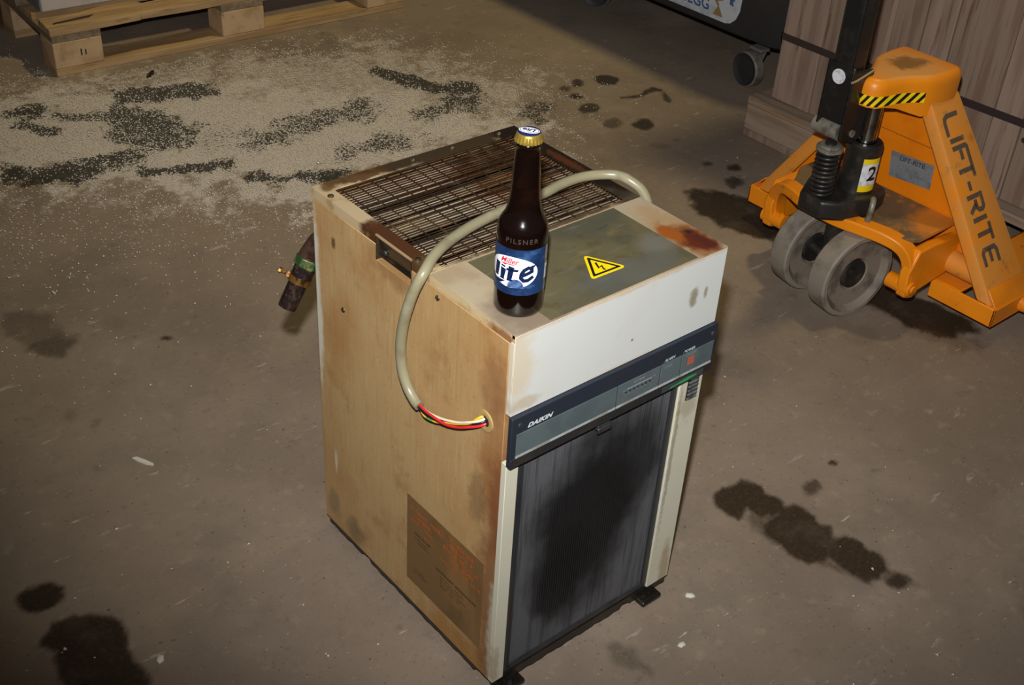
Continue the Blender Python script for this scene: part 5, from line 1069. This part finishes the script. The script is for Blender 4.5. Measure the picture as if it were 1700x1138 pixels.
# ---------------------------------------------------------------- timber pallet with a white carton
pw_a = wood('pallet_timber', lin(176, 146, 106), lin(150, 120, 84), lin(122, 92, 60), st=(0.5, 6, 6))
pw_b = wood('pallet_timber_end_grain', lin(190, 160, 124), lin(164, 134, 98), lin(128, 96, 60), st=(2, 2, 2))
pw_c = wood('pallet_timber_grey', lin(142, 122, 96), lin(112, 98, 80), lin(86, 72, 56), st=(6, 0.5, 6))
PA = root('timber_pallet', 'worn timber pallet on the floor at the top left, carrying the white carton', 'pallet', (0.377, 2.490, 0), rotz=math.radians(-1.9))
for y0, w_ in ((0.0, 0.100), (0.35, 0.100), (0.70, 0.100)):
    bm = B(); box(bm, 0, 1.2, y0, y0+w_, 0, 0.022); obj('bottom_board', bm, pw_a, PA, bevel=0.002)
    for x0 in (0.0, 0.5275, 1.055):
        bm = B(); box(bm, x0, x0+0.145, y0, y0+w_, 0.0221, 0.1000); obj('block', bm, pw_b, PA, bevel=0.003)
for x0 in (0.0, 0.5275, 1.055):
    bm = B(); box(bm, x0, x0+0.145, 0, 0.80, 0.1001, 0.1220); obj('stringer_board', bm, pw_c, PA, bevel=0.002)
for i, (y0, y1) in enumerate(((0.150, 0.245), (0.285, 0.43), (0.47, 0.565), (0.605, 0.80))):
    bm = B(); box(bm, 0, 1.2, y0, y1, 0.1221, 0.144); obj('deck_board', bm, pw_c if i % 2 else pw_a, PA, bevel=0.002)
bm = B(); lp = [(-0.004, -0.006), (0.18, -0.004), (0.27, 0.001), (0.275, 0.006), (0.45, -0.002), (0.640, 0.004), (0.655, 0.03), (0.650, 0.085), (0.40, 0.090), (0.31, 0.082), (0.295, 0.112), (0.20, 0.118), (0.12, 0.094), (0.0, 0.098)]
prism(bm, [(x, y, 0.1221) for x, y in lp], (0, 0, 0.022)); obj('deck_board', bm, pw_a, PA, bevel=0.002, label='broken front deck board')
bm = B(); prism(bm, [(0.02, 0.030, 0.1443), (0.13, 0.038, 0.1443), (0.15, 0.056, 0.1443), (0.10, 0.052, 0.1443), (0.025, 0.042, 0.1443)], (0, 0, 0.0006)); obj('split', bm, Mat('dark_split', lin(48, 42, 36), rough=0.8), PA)
bm = B()
for k in range(2): box(bm, 0.078+k*0.013, 0.0815+k*0.013, -0.0008, 0.0002, 0.052, 0.072-k*0.004)
obj('nail_mark', bm, ink_m, PA)
car_m = Mat('white_carton_board', lin(190, 178, 170), rough=0.7); car_m.mott(lin(166, 152, 140), 6, 0.45, 0.66, 0.8, detail=6)
side_c = Mat('grey_shaded_side', lin(112, 116, 118), rough=0.45); side_c.mott(lin(86, 86, 84), 10, stretch=(3, 1, 1))  # shade on the carton's left side put into a grey colour
CT = root('carton', 'white cardboard carton with red mark standing on the timber pallet', 'carton', (0.410, 2.625, 0.1446), rotz=math.radians(-2.5))
bm = B(); box(bm, 0, 0.74, 0, 0.52, 0, 0.42); obj('carton_body', bm, car_m, CT, bevel=0.004)
bm = B(); box(bm, -0.0035, -0.0005, 0.004, 0.516, 0.002, 0.41); obj('side_shade_sheet', bm, side_c, CT, label='grey sheet painted as the shaded carton side')  # thin grey sheet added for the side that lies in shade
rdm = Mat('red_ink', lin(176, 58, 54), rough=0.6)
bm = B(); fr2 = lambda u, v: V(u, -0.0008, v)
flat(bm, [[(0.125, 0.046), (0.14, 0.052), (0.155, 0.046), (0.168, 0.056), (0.176, 0.044), (0.168, 0.034), (0.158, 0.036), (0.160, 0.020), (0.150, 0.018), (0.146, 0.034), (0.135, 0.038), (0.126, 0.036)]], fr2)
put_text(bm, 'J', 0.05, lambda u, v: fr2(0.19+u, 0.055+v)); obj('red_mark', bm, rdm, CT, fix=False, label='red printed mark')

# ---------------------------------------------------------------- small litter on the floor
chip_m = Mat('pale_wood_chip', lin(206, 200, 188), rough=0.8)
bm = B(); prism(bm, [(-0.188, 0.797, 0.0004), (-0.180, 0.795, 0.0004), (-0.172, 0.780, 0.0004), (-0.164, 0.760, 0.0004), (-0.166, 0.757, 0.0004), (-0.176, 0.768, 0.0004), (-0.184, 0.784, 0.0004)], (0, 0, 0.003))
tag(obj('wood_splinter', bm, chip_m), 'pale wood splinter lying on the bare floor left of the machine', 'splinter')
bm = B(); prism(bm, [(0.585, 2.348, 0), (0.606, 2.352, 0), (0.622, 2.372, 0), (0.618, 2.380, 0), (0.604, 2.368, 0), (0.590, 2.356, 0)], (0, 0, 0.010))
tag(obj('dark_scrap', bm, black_m, bevel=0.002), 'small dark scrap on the pale granules in front of the pallet', 'scrap')
for (x, y, r, lb) in ((-0.353, 0.350, 0.0065, 'pale round chip beside the big oil stain at the bottom left'), (0.383, -0.038, 0.0065, 'white crumb beside the right front foot of the machine'), (0.297, -0.102, 0.0055, 'white crumb on the floor in front of the machine')):
    bm = B(); lathe(bm, (x, y, 0.0002), [(r, 0), (r*0.95, r*0.3), (r*0.5, r*0.55), (0, r*0.6)], 14, wave=lambda t, h: 1+0.22*math.sin(2*t+x*90)+0.12*math.sin(5*t))
    tag(obj('floor_chip', bm, chip_m, smooth=40), lb, 'chip', 'pale chips on the floor')
